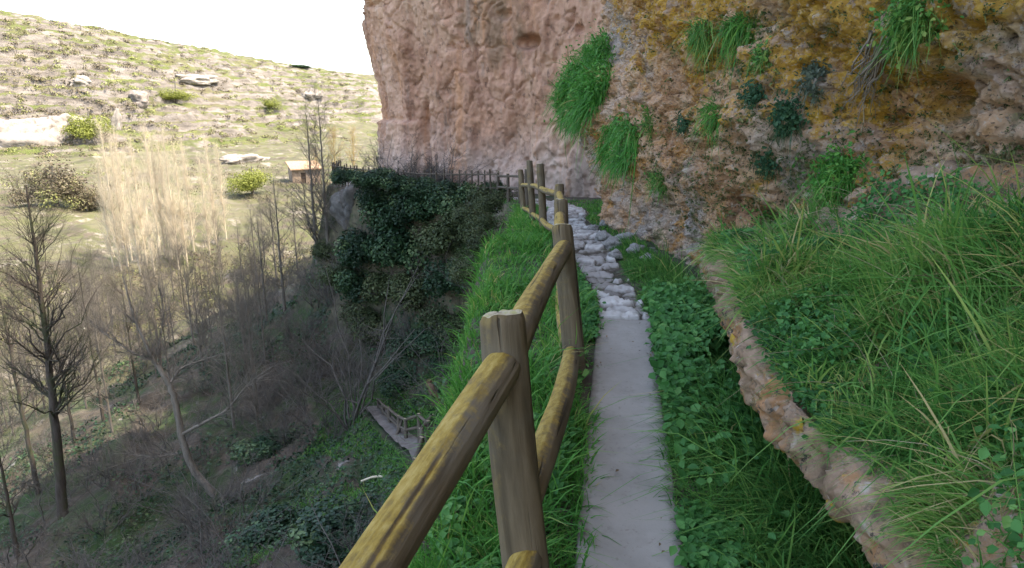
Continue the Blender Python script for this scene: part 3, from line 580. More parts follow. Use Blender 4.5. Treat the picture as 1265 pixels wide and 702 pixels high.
# right verge, tall and lush under the shelf
mb = MB(); N = 78000; y = .9+9.6*rng.random(N)**1.5; x0 = pathx(y)+pathw(y)-.05
x1 = np.where(y < 6, np.interp(y, LY, LX)+.55, wallx(y)-.05); x = x0+rng.random(N)*np.maximum(x1-x0, .05); k = rng.random(N) < np.clip(.85+.7*cl_(x, y, 1.6, 511), .2, 1)*np.where(y > 6.8, .75*smooth(9.4, 8.0, y), 1); x, y, x0 = x[k], y[k], x0[k]
z, n = gnorm(G, x, y); e = np.clip((x-x0)/.35, 0, 1); herb = np.exp(-((y-4.1)/.75)**2)
hgt = (.075+.20*e)*(1-.55*herb)*np.clip(1+.55*cl_(x, y, 2.0, 512), .45, 2)*np.interp(y, [1, 5, 7, 9], [1, 1, .8, .5])
grass_on(mb, np.stack([x, y], -1), z, n, hgt, .0065+.0007*y, lean_dir=(-1, -.15, 0), lean_k=.45, tint=(.0, .72), dry=.012, bend=(.4, 1.2))
o = mb.obj('grass', COOL); tag(o, 'lush dark grass between the concrete path and the overhanging rock shelf', 'grass', kind='stuff')
# herbs: broad leaves in low mounds
def herbs(mb, x, y, fn, hmax, size, tint=(.2, .9)):
    N = len(x); z, n = gnorm(fn, x, y); h = rng.random(N)**.7*hmax; c = np.stack([x+rng.normal(size=N)*.03, y+rng.normal(size=N)*.03, z+h], -1)
    nn_ = n*.6+rng.normal(size=(N, 3))*.45+np.array([-.25, -.25, .5]); v, f, m_ = leaves(c, nn_, size*rng.uniform(.6, 1.4, N), .75); mb.add(v, f, np.repeat(rng.uniform(*tint, N), m_))
mb = MB()
N = 9000; y = 4.15+rng.normal(size=N)*.62; x = pathx(y)+pathw(y)+.0+np.abs(rng.normal(size=N))*.36; k = (cl_(x, y, 3, 521) > -.25) & (x < np.interp(y, LY, LX)+.5); herbs(mb, x[k], y[k], G, .22, .05)
N = 2600; y = 1.7+rng.random(N)*1.2; x = pathx(y)+pathw(y)+.02+np.abs(rng.normal(size=N))*.1; k = cl_(x, y, 4, 522) > .1; herbs(mb, x[k], y[k], G, .10, .035)
N = 5200; y = 1.5+rng.random(N)*2.6; x = edgex(y)+.05+rng.random(N)*(pathx(y)-pathw(y)-edgex(y)-.12); k = cl_(x, y, 3, 523) > .02; herbs(mb, x[k], y[k], G, .11, .038, (.5, 1))
N = 2500; y = 4.4+rng.random(N)*3; x = pathx(y)-pathw(y)-.02-np.abs(rng.normal(size=N))*.08; herbs(mb, x, y, G, .09, .04)
o = mb.obj('weeds', HERB); tag(o, 'low broad leaved weeds growing along both edges of the concrete', 'weeds', kind='stuff')
# the shelf: dense hanging grass with dry blades, weeds and stems
def clumped(mb, x, y, fn, h, w, cell, seed, dirn, kdir, tint, dry, bend, seg=4):
    """grass that grows in tussocks: every tussock has its own lean, height and hue"""
    N = len(x); w1, w2, wc = worley(np.stack([x/cell, y/cell, 0*x+.5], -1), seed); a = wc*47.1; ln_ = np.stack([np.cos(a), np.sin(a), 0*a], -1)*(1-kdir)+np.asarray(dirn)*kdir+rng.normal(size=(N, 3))*.35
    z, n = gnorm(fn, x, y); root = np.stack([x, y, z-.015], -1); up = unit0(np.array([0, 0, 1.])+n*.4+ln_*.30+rng.normal(size=(N, 3))*.2)
    hh = h*(.55+.9*((wc*7.77) % 1))*np.exp(rng.normal(size=N)*.3)*(1.15-.45*np.minimum(w1, 1)); be = rng.uniform(*bend, N); t = np.clip(tint[0]+(tint[1]-tint[0])*(.6*((wc*13.3) % 1)+.4*rng.random(N)), 0, .88)
    dm = rng.random(N) < dry*(.3+1.8*(((wc*5.1) % 1) > .6)); t = np.where(dm, rng.uniform(.9, 1, N), t); b3 = ln_-np.array([0, 0, 1.])*(.5*be)[:, None]
    v, f, n_ = blades(root, up, hh, w*rng.uniform(.55, 1.35, N), b3, be, rng.normal(size=(N, 3)), seg); mb.add(v, f, np.repeat(t, n_))
def unit0(v): return v/(np.linalg.norm(v, axis=-1, keepdims=True)+1e-9)
mb = MB(); N = 105000; y = -.2+5.6*rng.random(N)**1.15; xl = np.interp(y, LY, LX)+.02; fr_ = rng.random(N)**.95; x = xl+fr_*(wallx(y)-xl-.02)
bare = np.exp(-((y-3.3)/1.35)**4)*smooth(.50, .78, fr_+.12*cl_(x, y, 2.0, 534)); edge = np.clip((x-xl)/.07, .0, 1)
k = rng.random(N) < np.clip(.95+.6*cl_(x, y, 1.5, 531), .3, 1)*(1-.965*bare)*np.clip(.10+edge*1.2, 0, 1)*np.clip((5.3-y)/1.0, .15, 1)*np.where((y > 3.3) & (cl_(x, y, 2.6, 536) < .05), .5, 1); x, y, xl = x[k], y[k], xl[k]
hgt = (.10+.13*np.clip((x-xl)/.45, 0, 1))*np.clip(1+.45*cl_(x, y, 2.4, 533), .5, 2)*np.interp(y, [0, 1.0, 2.0, 3, 5], [.6, .72, .85, .85, .75])
ww_ = .0042+.0016*y; half = rng.random(len(x))
for lo_, hi_, cell, kd, ti, dr_, wm in ((0, .55, .17, .40, (0, .75), .05, 1.0), (.55, .9, .26, .3, (.15, .9), .12, 1.15), (.9, 1.01, .3, .25, (.4, 1), .45, 1.0)):
    m_ = (half >= lo_) & (half < hi_); clumped(mb, x[m_], y[m_], shelf_top, hgt[m_]*(1 if lo_ == 0 else 1.25), ww_[m_]*wm, cell, 800+int(lo_*10), (-.8, -.4, 0), kd, ti, dr_, (.2, 1.35))
N = 42000; y = .6+1.5*rng.random(N); xl = np.interp(y, LY, LX)+.03; x = xl+rng.random(N)**1.1*(wallx(y)-xl)*.75; clumped(mb, x, y, shelf_top, .055+.10*np.clip((x-xl)/.3, 0, 1)*np.clip(1+.4*cl_(x, y, 2.4, 533), .5, 2), np.full(N, .0048), .15, 850, (-.8, -.4, 0), .35, (0, .85), .12, (.2, 1.3))
o = mb.obj('grass', COOL); tag(o, 'long drooping grass with dry blades covering the rock shelf', 'grass', kind='stuff')
mb = MB(); N = 30000; y = .6+4.2*rng.random(N); xl = np.interp(y, LY, LX); x = xl+.05+rng.random(N)*(wallx(y)-xl)*.9; k = cl_(x, y, 2.0, 541) > .02; herbs(mb, x[k], y[k], shelf_top, .17, .024, (.1, .95))
N = 5000; y = .9+2.6*rng.random(N); xl = np.interp(y, LY, LX); x = xl+.03+np.abs(rng.normal(size=N))*.10; k = cl_(x, y, 3.0, 543) > -.1; herbs(mb, x[k], y[k], shelf_top, .05, .022, (.0, .6))
o = mb.obj('weeds', HERB); tag(o, 'small leafy weeds mixed into the grass of the rock shelf', 'weeds', kind='stuff')
mb = MB(); N = 900; y = .8+3.6*rng.random(N); xl = np.interp(y, LY, LX); x = xl+.15+rng.random(N)*(wallx(y)-xl)*.85; z = shelf_top(x, y)
dr = np.stack([rng.normal(size=N)*.8-.4, rng.normal(size=N)*.8-.2, np.abs(rng.normal(size=N))*.7+.25], -1); v, f, _ = curves(np.stack([x, y, z], -1), dr, rng.uniform(.12, .38, N), rng.uniform(.0012, .0028, N), 6, 4, rng.normal(size=(N, 3))*.3-np.array([0, 0, .35])); mb.add(v, f, np.repeat(rng.random(N), 24))
o = mb.obj('dry_stems', DRY); tag(o, 'thin straw coloured dry stems sticking out of the shelf grass', 'dry stems', kind='stuff')

# tufts rooted in the rock: each its own thing
def tuft_on(name, hits, label, h, w, mat, up_k=.5, droop=(.6, 1.4), tint=(.1, .8), dry=.03, leafy=0.0, lsize=.03, per=10, group=None, spread=.03):
    pts = np.array([a for a, b in hits]); nr = np.array([b for a, b in hits]); base = pts.mean(0); i = rng.integers(0, len(pts), len(pts)*per); N = len(i)
    root = pts[i]+rng.normal(size=(N, 3))*spread-nr[i]*.03-base; up = nr[i]*.75+np.array([0, 0, up_k])+rng.normal(size=(N, 3))*.3; up /= np.linalg.norm(up, axis=1, keepdims=True)
    a = rng.normal(size=(N, 3)); be = rng.uniform(*droop, N); lean = nr[i]*.25+a*.3-np.array([0, 0, 1.])*(.55+.25*be)[:, None]
    hh = h*np.exp(rng.normal(size=N)*.35); t = np.where(rng.random(N) < dry, rng.uniform(.9, 1, N), rng.uniform(*tint, N))
    mb = MB(); v, f, n = blades(root, up, hh, w*rng.uniform(.6, 1.3, N), lean, be, a, 4); mb.add(v, f, np.repeat(t, n))
    if leafy:
        M_ = int(N*leafy); i = rng.integers(0, N, M_); c = root[i]+up[i]*(hh[i]*rng.uniform(.2, 1, M_))[:, None]+rng.normal(size=(M_, 3))*h*.15
        v, f, n = leaves(c, nr[rng.integers(0, len(nr), M_)]+rng.normal(size=(M_, 3))*.6+np.array([0, 0, .5]), lsize*rng.uniform(.6, 1.4, M_)); mb.add(v, f, np.repeat(rng.uniform(*tint, M_), n))
    o = mb.obj(name, mat, loc=tuple(base)); return tag(o, label, 'plant' if leafy else 'grass tuft', group)
def hits_in(poly, n, hit=wallhit):
    P_ = np.array(poly, float); lo, hi = P_.min(0), P_.max(0); out = []
    for _ in range(n*12):
        p = lo+rng.random(2)*(hi-lo); ins = False
        for (ax, ay), (bx, by) in zip(P_, np.roll(P_, -1, 0)):
            if (ay > p[1]) != (by > p[1]) and p[0] < (bx-ax)*(p[1]-ay)/(by-ay)+ax: ins = not ins
        if ins:
            h, n_ = hit(*p)
            if h is not None: out.append((h, n_))
        if len(out) >= n: break
    return out
def near_mid(hs):
    m_ = np.median([a for a, b in hs], axis=0) if hs else 0
    return [(a, b) for a, b in hs if np.linalg.norm(a-m_) < .24]
def ell(cx_, cy_, rx, ry): return [(cx_+rx*math.cos(a), cy_+ry*math.sin(a)) for a in np.linspace(0, 6.28, 12)[:-1]]
BIG = leafmat('hanging_grass_blade', [(0, (.022, .10, .018)), (.4, (.045, .20, .03)), (.75, (.075, .28, .045)), (.92, (.15, .34, .07)), (1, (.36, .32, .13))], trans=.25)
hs = hits_in([(750, 50), (725, 58), (700, 82), (690, 100), (672, 140), (664, 170), (668, 188), (700, 180), (722, 150), (748, 118), (756, 85)], 420)
tuft_on('hanging_grass', hs, 'large bright green hanging mass of grass bulging from the wall above the fence', .26, .016, BIG, per=14, up_k=.75, droop=(.5, 1.2), tint=(.2, .95), spread=.05, leafy=.2, lsize=.05)
hs = hits_in(ell(765, 176, 26, 32), 150); tuft_on('hanging_grass', hs, 'rounded green grass clump just right of the large hanging mass', .19, .013, BIG, per=14, tint=(.2, .9), leafy=.3, lsize=.04)
CUSH = leafmat('cushion_leaf', [(0, (.018, .06, .03)), (.5, (.035, .105, .05)), (1, (.08, .17, .08))])
GREYG = leafmat('grey_leaf', [(0, (.05, .08, .055)), (.5, (.10, .14, .10)), (1, (.19, .22, .17))])
TU = [
 (866, 46, 16, 20, .16, .008, COOL, 0, 'shaggy grass tuft high on the wall, left of a longer slanting tuft'),
 (918, 38, 30, 22, .17, .008, GRASS, 0, 'long slanting grass tuft at the top edge of the wall'),
 (940, 74, 10, 10, .09, .007, COOL, .6, 'small round green tuft below the long slanting tuft'),
 (882, 145, 11, 24, .15, .007, GRASS, 0, 'narrow upright yellow green tuft in a crack of the wall'),
 (930, 124, 13, 12, .08, .006, CUSH, 1.5, 'small dark leafy plant beside a pale pitted hollow'),
 (974, 146, 20, 20, .09, .006, CUSH, 1.5, 'dark blue green leafy cushion right of the pale pitted hollow'),
 (846, 152, 9, 10, .07, .007, CUSH, 1.2, 'tiny dark tuft on the bare wall left of the narrow upright tuft'),
 (814, 226, 24, 16, .13, .009, COOL, .8, 'low green plant on the wall under the rounded clump'),
 (800, 150, 10, 22, .09, .008, GRASS, .3, 'thin sparse grass tuft right of the rounded clump'),
 (1034, 224, 30, 44, .17, .008, GRASS, .5, 'big leafy grass tuft on the wall above the shelf grass'),
 (1126, 34, 26, 32, .11, .006, COOL, 1.3, 'dark bushy tuft at the top of the wall over a hanging root'),
 (1006, 100, 12, 24, .07, .005, GREYG, 1.2, 'grey green trailing plant between lichen patches'),
 (892, 308, 18, 26, .14, .007, COOL, .3, 'shaggy grass tuft at the left end of the shelf'),
 (950, 290, 22, 28, .12, .006, COOL, .5, 'loose grass tuft between wall foot and shelf grass'),
 (948, 204, 14, 14, .06, .005, CUSH, 1.0, 'small dark cushion plant under the pale pitted hollow'),
]
for (x_, y_, rx, ry, h_, w_, mt, lf_, lab) in TU:
    hs = near_mid(hits_in(ell(x_, y_, rx*.75, ry*.75), int(20+rx*ry*.10)))
    if hs: tuft_on('rock_plant' if lf_ >= .5 else 'grass_tuft', hs, lab, h_, w_, mt, per=9, leafy=lf_, lsize=.028, up_k=.6)
# sprigs and moss cushions scattered over the wall
mb = MB(); hs = []
for poly, n_ in (([(742, 20), (1262, 5), (1262, 190), (1060, 230), (900, 330), (760, 250)], 330), ([(780, 150), (900, 120), (1010, 180), (1000, 290), (900, 330), (800, 250)], 420), ([(850, 20), (960, 10), (960, 100), (850, 90)], 130), (ell(765, 176, 60, 60), 110), ([(1060, 190), (1262, 180), (1262, 245), (1090, 260)], 130)): hs += hits_in(poly, n_)
pts = np.array([a for a, b in hs]); nr = np.array([b for a, b in hs]); big_ = rng.random(len(pts))**2.5; dep = np.linalg.norm(pts, axis=1)
i = np.repeat(np.arange(len(pts)), 9); c = pts[i]+rng.normal(size=(len(i), 3))*(.012+.03*big_[i])[:, None]; v, f, n_ = leaves(c, nr[i]+rng.normal(size=c.shape)*.6+np.array([0, 0, .4]), (.010+.018*big_[i])*rng.uniform(.6, 1.4, len(i))*(dep[i]/5)**.5, .6); mb.add(v, f, np.repeat(rng.uniform(0, 1, len(i)), n_))
i = np.repeat(np.arange(len(pts)), 5); N = len(i); be = rng.uniform(.3, 1.2, N); up = unit0(nr[i]*.7+np.array([0, 0, .6])+rng.normal(size=(N, 3))*.35); v, f, n_ = blades(pts[i], up, (.03+.08*big_[i])*rng.uniform(.6, 1.3, N), np.full(N, .0045), rng.normal(size=(N, 3))*.4-np.array([0, 0, .7]), be, rng.normal(size=(N, 3)), 3); mb.add(v, f, np.repeat(rng.uniform(.1, .9, N), n_))
o = mb.obj('wall_herbs', leafmat('wall_herb_leaf', [(0, (.03, .07, .025)), (.5, (.08, .13, .04)), (.8, (.16, .20, .07)), (1, (.26, .22, .10))])); tag(o, 'small sprigs and cushions of herbs scattered in the pits of the ochre wall', 'herbs', kind='stuff')
# bare hanging root and grey twiggy growth
mb = MB(); hs = hits_in([(1078, 36), (1100, 30), (1108, 44), (1086, 60)], 26); st_ = np.array([a for a, b in hs]); nr = np.array([b for a, b in hs])
tgt = np.array([wallhit(x_, y_)[0] for x_, y_ in zip(rng.uniform(1056, 1082, len(st_)), rng.uniform(90, 130, len(st_)))]); dr = tgt-st_; L_ = np.linalg.norm(dr, axis=1)
v, f, at = curves(st_+nr*.03, dr/L_[:, None]+nr*.12, L_, rng.uniform(.003, .008, len(st_)), 9, 5, rng.normal(size=st_.shape)*.08, .3, .025); mb.add(v-st_.mean(0), f)
RT = bark('grey_root_bark', (.14, .115, .10), (.34, .29, .26)); o = mb.obj('hanging_root', RT, loc=tuple(st_.mean(0))); tag(o, 'bundle of grey bare roots trailing down the lichen covered wall', 'root')
mb = MB(); pl = [wallhit(x_, y_) for x_, y_ in ((1071, 100), (1068, 125), (1066, 150), (1062, 166))]; pts = np.array([a+b*.02 for a, b in pl]); 
for a, b in zip(pts[:-1], pts[1:]):
    v, f, at = curves(a[None], (b-a)[None], np.array([np.linalg.norm(b-a)*1.03]), np.array([.0035]), 4, 5, tip=.9); mb.add(v-pts[0], f)
o = mb.obj('dry_stalk', DRY, loc=tuple(pts[0])); tag(o, 'single thin pale stalk hanging below the grey roots', 'stalk')
mb = MB()
hs = hits_in([(1120, 215), (1260, 205), (1260, 300), (1190, 290), (1120, 250)], 90)+[(np.array([x_, y_, float(shelf_top(np.array([x_]), np.array([y_]))[0])]), np.array([-.3, -.3, .9])) for x_, y_ in zip(rng.uniform(1.9, 2.4, 60), rng.uniform(2.0, 3.0, 60))]
st_ = np.array([a for a, b in hs]); nr = np.array([b for a, b in hs]); dr = nr*.7+rng.normal(size=st_.shape)*.6+np.array([-.1, -.2, .35]); v, f, at = curves(st_, dr, rng.uniform(.1, .4, len(st_)), rng.uniform(.0015, .004, len(st_)), 6, 4, rng.normal(size=st_.shape)*.3-np.array([0, 0, .3])); b0 = st_.mean(0); mb.add(v-b0, f)
N = 900; i = rng.integers(0, len(st_), N); u_ = rng.uniform(.3, 1, N); c, tg, r_ = at(i, u_); v, f, _ = curves(c, tg+rng.normal(size=(N, 3))*.8, rng.uniform(.04, .12, N), np.full(N, .0011), 4, 3, rng.normal(size=(N, 3))*.2); mb.add(v-b0, f)
o = mb.obj('dry_bramble', DRY, loc=tuple(b0)); tag(o, 'tangle of pale dry bramble stems at the back of the shelf by the right wall', 'bramble')

# loose stones where the wall meets the path
def boulder(seed, sub=24):
    th, ph = np.meshgrid(np.linspace(0, np.pi, sub), np.linspace(0, 2*np.pi, sub*2, endpoint=False), indexing='ij'); p = np.stack([np.sin(th)*np.cos(ph), np.sin(th)*np.sin(ph), np.cos(th)], -1)
    w1, w2, wc = worley(p*1.6+seed*3.7, 600+seed); r = 1+.30*fbm(p*1.3+seed, 3, 610+seed)+.22*(wc-.5)*smooth(0, .2, w2-w1)-.08*np.exp(-((w2-w1)/.06)**2)+.05*fbm(p*6+seed, 3, 620)
    v = p*r[..., None]; nv = sub*2; i = np.arange(sub-1)[:, None]*nv; k = np.arange(nv)[None]; f = np.stack([i+k, i+(k+1) % nv, i+(k+1) % nv+nv, i+k+nv], -1).reshape(-1, 4); return v, f
GREY = plain('grey_limestone', [(.3, (.20, .185, .175)), (.55, (.38, .36, .34)), (.75, (.52, .50, .48))], 8, .95, .8)
sm = [MB().add(*boulder(k)).mesh('stone', GREY) for k in range(4)]
for j, (x_, y_, r_) in enumerate([(757, 304, .10), (771, 299, .12), (745, 296, .09), (786, 312, .09), (760, 318, .08), (733, 284, .08), (748, 279, .09), (800, 322, .07)]):
    c = onpath(x_, y_); o = bpy.data.objects.new('stone', sm[j % 4]); COL.objects.link(o); o.location = (c[0], c[1], c[2]+r_*.3); o.scale = (r_*1.2, r_, r_*.8); o.rotation_euler = (0, 0, j*1.3)
    tag(o, 'grey loose stone at the foot of the ochre wall where the path narrows', 'stone', 'stones at the foot of the wall')

# fallen leaves on the concrete
mb = MB(); N = 60; y = 1.6+4.2*rng.random(N); u_ = np.clip(rng.normal(size=N)*.75, -1, 1); u_ = np.sign(u_)*np.abs(u_)**.5; x = pathx(y)+u_*pathw(y)*.98
c = np.stack([x, y, pathz(y)+.045], -1); v, f, m_ = leaves(c, np.array([0, 0, 1.])+rng.normal(size=(N, 3))*.25, rng.uniform(.008, .026, N), .6, .4); mb.add(v, f, np.repeat(rng.random(N), m_))
LITT = leafmat('fallen_leaf', [(0, (.05, .035, .02)), (.6, (.13, .085, .045)), (1, (.25, .17, .08))], trans=.05); o = mb.obj('fallen_leaves', LITT); tag(o, 'small brown fallen leaves lying on the concrete path', 'leaves', kind='stuff')
# ================================================================ TREES AND SHRUBS
BK_D = bark('dark_bark', (.035, .028, .024), (.10, .085, .075), .5); BK_G = bark('grey_bark', (.085, .075, .065), (.20, .18, .155)); BK_P = bark('pale_poplar_bark', (.48, .41, .30), (.64, .57, .45)); BK_Y = bark('golden_twig_bark', (.22, .155, .06), (.36, .27, .12)); BK_T = bark('thicket_bark', (.055, .05, .046), (.15, .138, .125))
def unit(v): return v/(np.linalg.norm(v, axis=-1, keepdims=True)+1e-9)
def branches(mb, at, N0, per, lo, hi, Lf, rf, spread, up, npts=5, sides=4, wob=.015):
    """children on N0 parent curves"""
    i = np.repeat(np.arange(N0), per); u_ = rng.uniform(lo, hi, len(i)); c, tg, r_ = at(i, u_); d = unit(tg+rng.normal(size=c.shape)*spread+np.array([0, 0, up])); L_ = Lf(u_)*rng.uniform(.55, 1.3, len(i))
    v, f, a2 = curves(c, d, L_, np.maximum(r_*rf, .0025), npts, sides, rng.normal(size=c.shape)*.12+np.array([0, 0, up*.3]), .3, wob); mb.add(v, f); return a2, len(i)
def bare_tree(h, r, nb, lb, elev, mat, fastig=0, twigs=(9, 5), lean=(0, 0), thin=1.0, lo=.18):
    """trunk MB and crown MB of a leafless tree, base at the origin"""
    tr, cr = MB(), MB(); d0 = unit(np.array([[lean[0], lean[1], 1.]])); v, f, at = curves(np.zeros((1, 3))-d0*.4, d0, np.array([h]), np.array([r]), 26, 10, np.array([[-lean[0]*.3, -lean[1]*.3, 0]]), .12, .0016); tr.add(v, f)
    u_ = np.sort(rng.uniform(lo, .98, nb)); c, tg, r_ = at(np.zeros(nb, int), u_); az = rng.uniform(0, 6.283, nb); el_ = elev+rng.normal(size=nb)*.18+.35*u_
    d = np.stack([np.cos(az)*np.cos(el_), np.sin(az)*np.cos(el_), np.sin(el_)], -1); L_ = lb*h*(1.08-u_)**.6*rng.uniform(.5, 1.15, nb)
    v, f, a1 = curves(c, d, L_, np.maximum(r_*.34, .006), 7, 5, rng.normal(size=c.shape)*.12+np.array([0, 0, .12+fastig]), .25, .032); cr.add(v, f)
    a2, n2_ = branches(cr, a1, nb, twigs[0], .15, 1, lambda u_: lb*h*.34*(1.15-u_*.6), .55*thin, .55, .15+fastig*.5, 5, 4); a3, n3_ = branches(cr, a2, n2_, twigs[1], .2, 1, lambda u_: lb*h*.14+0*u_, .6*thin, .7, .1+fastig*.4, 3, 3)
    return tr, cr
def put_tree(name, parts, loc, label, mat, group=None, rz=0, sc=1, crown_mat=None):
    t = thing(name, tuple(loc), label, 'tree', group, rz); t.scale = (sc,)*3; parts[0].obj('trunk', mat, t); parts[1].obj('crown', crown_mat or mat, t); return t
def gp(px, py): return nearG(px, py)
# tall alders on the slope, lower left
c, d = gp(78, 640); T = bare_tree(P(40, 225, d)[2]-c[2]+.6, .19, 70, .26, .55, BK_D, twigs=(10, 5), lean=(.10, 0), lo=.34, thin=.85); put_tree('alder_tree', T, c, 'tallest bare alder, thick dark trunk clad in moss, left of the crooked tree', BK_D)
c, d = gp(48, 612); T = bare_tree(P(-5, 320, d)[2]-c[2]+1, .10, 46, .26, .58, BK_D, lean=(.0, 0), lo=.34, thin=.85); put_tree('alder_tree', T, c, 'slim dark alder just left of the thick mossy alder', BK_D)
c, d = gp(22, 690); T = bare_tree(P(-20, 470, d)[2]-c[2], .09, 26, .3, .5, BK_D, lean=(.02, .02)); put_tree('alder_tree', T, c, 'thin dark alder stem cut by the left edge, low in the corner', BK_D)
for k, (x_, y_, ty, lab) in enumerate([(128, 520, 300, 'slender bare tree with fine dark twigs right of the tallest alder'), (172, 500, 330, 'slender bare tree standing between the tall alder and the crooked tree'), (92, 545, 350, 'small bare tree half hidden behind the thick mossy alder trunk')]):
    c, d = gp(x_, y_); T = bare_tree(P(x_, ty, d)[2]-c[2], .075, 30, .34, .45, BK_D, twigs=(9, 5)); put_tree('bare_tree', T, c, lab, BK_D)
# the crooked tree
def tube_through(mb, pts, radii, sides=8):
    p = np.array(pts, float); t = np.arange(len(p)); tt = np.linspace(0, len(p)-1, len(p)*6); c = np.stack([np.interp(tt, t, p[:, i]) for i in range(3)], -1); ke = np.ones(5)/5
    c = np.stack([np.convolve(np.pad(c[:, i], 2, mode='edge'), ke, 'valid') for i in range(3)], -1); r = np.interp(tt, t, radii); c += rng.normal(size=c.shape)*r[:, None]*.15
    tan = unit(np.gradient(c, axis=0)); b1 = unit(np.cross(tan, np.array([.3, 1, .2]))); b2 = np.cross(tan, b1); a = np.arange(sides)/sides*2*np.pi
    v = c[:, None]+r[:, None, None]*(np.cos(a)[None, :, None]*b1[:, None]+np.sin(a)[None, :, None]*b2[:, None]); i = np.arange(len(c)-1)[:, None]*sides; k = np.arange(sides)[None]
    mb.add(v, np.stack([i+k, i+(k+1) % sides, i+(k+1) % sides+sides, i+k+sides], -1).reshape(-1, 4)); return c
c0, d0 = gp(268, 612); cr_t = thing('crooked_tree', tuple(c0), 'crooked leaning bare tree with two bent limbs on the shaded slope', 'tree'); TK, CRN = MB(), MB()
def pc(lst): return [P(x_, y_, d0+dd)-c0 for x_, y_, dd in lst]
tube_through(TK, pc([(272, 620, .2), (236, 578, 0), (224, 540, -.2), (215, 490, -.4), (207, 470, -.5), (190, 445, -.6), (168, 400, -.8), (150, 335, -1)]), [.13, .12, .11, .10, .085, .07, .045, .015])
lim = [tube_through(CRN, pc(l), r_, 6) for l, r_ in (([(223, 538, -.2), (250, 523, -.4), (280, 508, -.5), (305, 476, -.7), (322, 462, -.8)], [.06, .05, .04, .02, .01]), ([(210, 474, -.5), (222, 455, -.3), (246, 446, -.2), (275, 437, 0)], [.05, .04, .03, .01]), ([(200, 460, -.5), (196, 425, -.2), (203, 395, 0), (198, 355, .2)], [.045, .035, .02, .01]), ([(190, 445, -.6), (165, 437, -.8), (140, 420, -1), (122, 408, -1)], [.04, .03, .02, .01]), ([(222, 560, 0), (190, 565, -.3), (150, 560, -.5)], [.03, .02, .008]))]
for l in lim+[np.array(pc([(190, 445, -.6), (168, 400, -.8), (150, 335, -1)]))]:
    N = 40; i = rng.integers(0, max(1, len(l)-1), N); dd = unit(l[np.minimum(i+1, len(l)-1)]-l[i])+rng.normal(size=(N, 3))*.6+np.array([0, 0, .3]); v, f, a1 = curves(l[i], dd, rng.uniform(.4, 1.3, N), np.full(N, .012), 5, 4, rng.normal(size=(N, 3))*.2, .3, .02); CRN.add(v, f); branches(CRN, a1, N, 6, .2, 1, lambda u_: .35+0*u_, .6, .7, .1, 3, 3)
TK.obj('trunk', BK_G, cr_t); CRN.obj('crown', BK_G, cr_t)
# bare trees further along, against the light
far = [bare_tree(8.0, .10, 34, .34, .6, BK_G, twigs=(9, 5)) for _ in range(2)]
protos = []
for k, (x_, y_, sc, lab) in enumerate([(318, 352, .95, None), (342, 348, 1.1, None), (368, 338, 1.1, None), (300, 350, .8, None), (392, 325, .95, None), (352, 385, .9, None), (405, 300, .9, None), (330, 400, .75, None)]):
    c, d = gp(x_, y_); lb_ = 'bare twiggy tree in the row where the cliff shadow meets the sunlit valley'
    if k < 2: protos.append(put_tree('bare_tree', far[k], c, lb_, BK_G, 'bare trees at the edge of the shadow', sc=sc))
    else: dup(protos[k % 2], tuple(c), k*1.1, sc, lb_)
vase = bare_tree(5.5, .075, 14, .5, .9, BK_D, twigs=(7, 4))
vp = None
for k, (x_, y_, sc, lab) in enumerate([(230, 392, 1.0, 'small vase shaped bare tree right at the diagonal shadow edge'), (195, 420, .95, 'forked dark bare tree left of the small vase shaped one'), (250, 360, .7, 'little bare sapling just right of the vase shaped tree')]):
    c, d = gp(x_, y_)
    if vp is None: vp = put_tree('bare_tree', vase, c, lab, BK_D, sc=sc)
    else: dup(vp, tuple(c), k*1.7, sc, lab)
for k in range(84):                                        # the belt of thin bare trees and saplings on the slope and valley edge
    x_, y_ = rng.uniform(0 if k > 46 else 60, 330), rng.uniform(320, 470 if k < 47 else 540); y_ = max(y_, 560-x_*.75-60*rng.random())
    c, d = nearG(x_, y_, 15, 200, 400); sc = rng.uniform(.45, .85)
    dup(protos[k % 2], tuple(c), k*1.3, (sc*.8, sc*.8, sc*rng.uniform(.9, 1.2)), 'thin bare sapling in the belt of leafless trees along the valley edge')['group'] = 'bare saplings along the valley edge'
# poplars
pop = [bare_tree(19, .15, 95, .20, 1.12, BK_P, fastig=.35, twigs=(8, 5), thin=1.0, lo=.06) for _ in range(2)]; pr_ = []
for k, (x_, y_, ty) in enumerate([(150, 335, 160), (163, 322, 168), (182, 330, 178), (205, 318, 172), (222, 335, 166), (240, 312, 180), (268, 305, 175), (280, 298, 186), (192, 345, 215), (158, 328, 175), (174, 340, 190), (213, 322, 176), (232, 330, 185), (198, 312, 160), (260, 318, 200), (140, 330, 200)]):
    c, d = gp(x_, y_); H_ = P(x_, ty, d)[2]-c[2]; sc = (H_+.5)/19; lb_ = 'tall pale leafless poplar in the sunlit grove on the valley floor'
    if k < 2: pr_.append(put_tree('poplar_tree', pop[k], c, lb_, BK_P, 'pale poplars in the valley', sc=sc))
    else: dup(pr_[k % 2], tuple(c), k*.9, sc, lb_)
# golden willows by the corner of the cliff
wl = bare_tree(7, .09, 46, .42, .85, BK_Y, twigs=(9, 5), fastig=.1); wp = None
for k, (x_, y_, dd, ty, lab) in enumerate([(438, 215, 125, 160, 'golden leafless willow beside the cliff corner'), (415, 222, 120, 160, 'golden leafless willow left of the one at the cliff corner'), (392, 228, 115, 185, 'short golden willow nearest the stone hut')]):
    c = P(x_, y_, dd); c[2] = float(G(c[0], c[1])); sc = (P(x_, ty, dd)[2]-c[2])/7
    if wp is None: wp = put_tree('willow_tree', wl, c, lab, BK_Y, sc=sc)
    else: dup(wp, tuple(c), k*2.1, sc, lab)
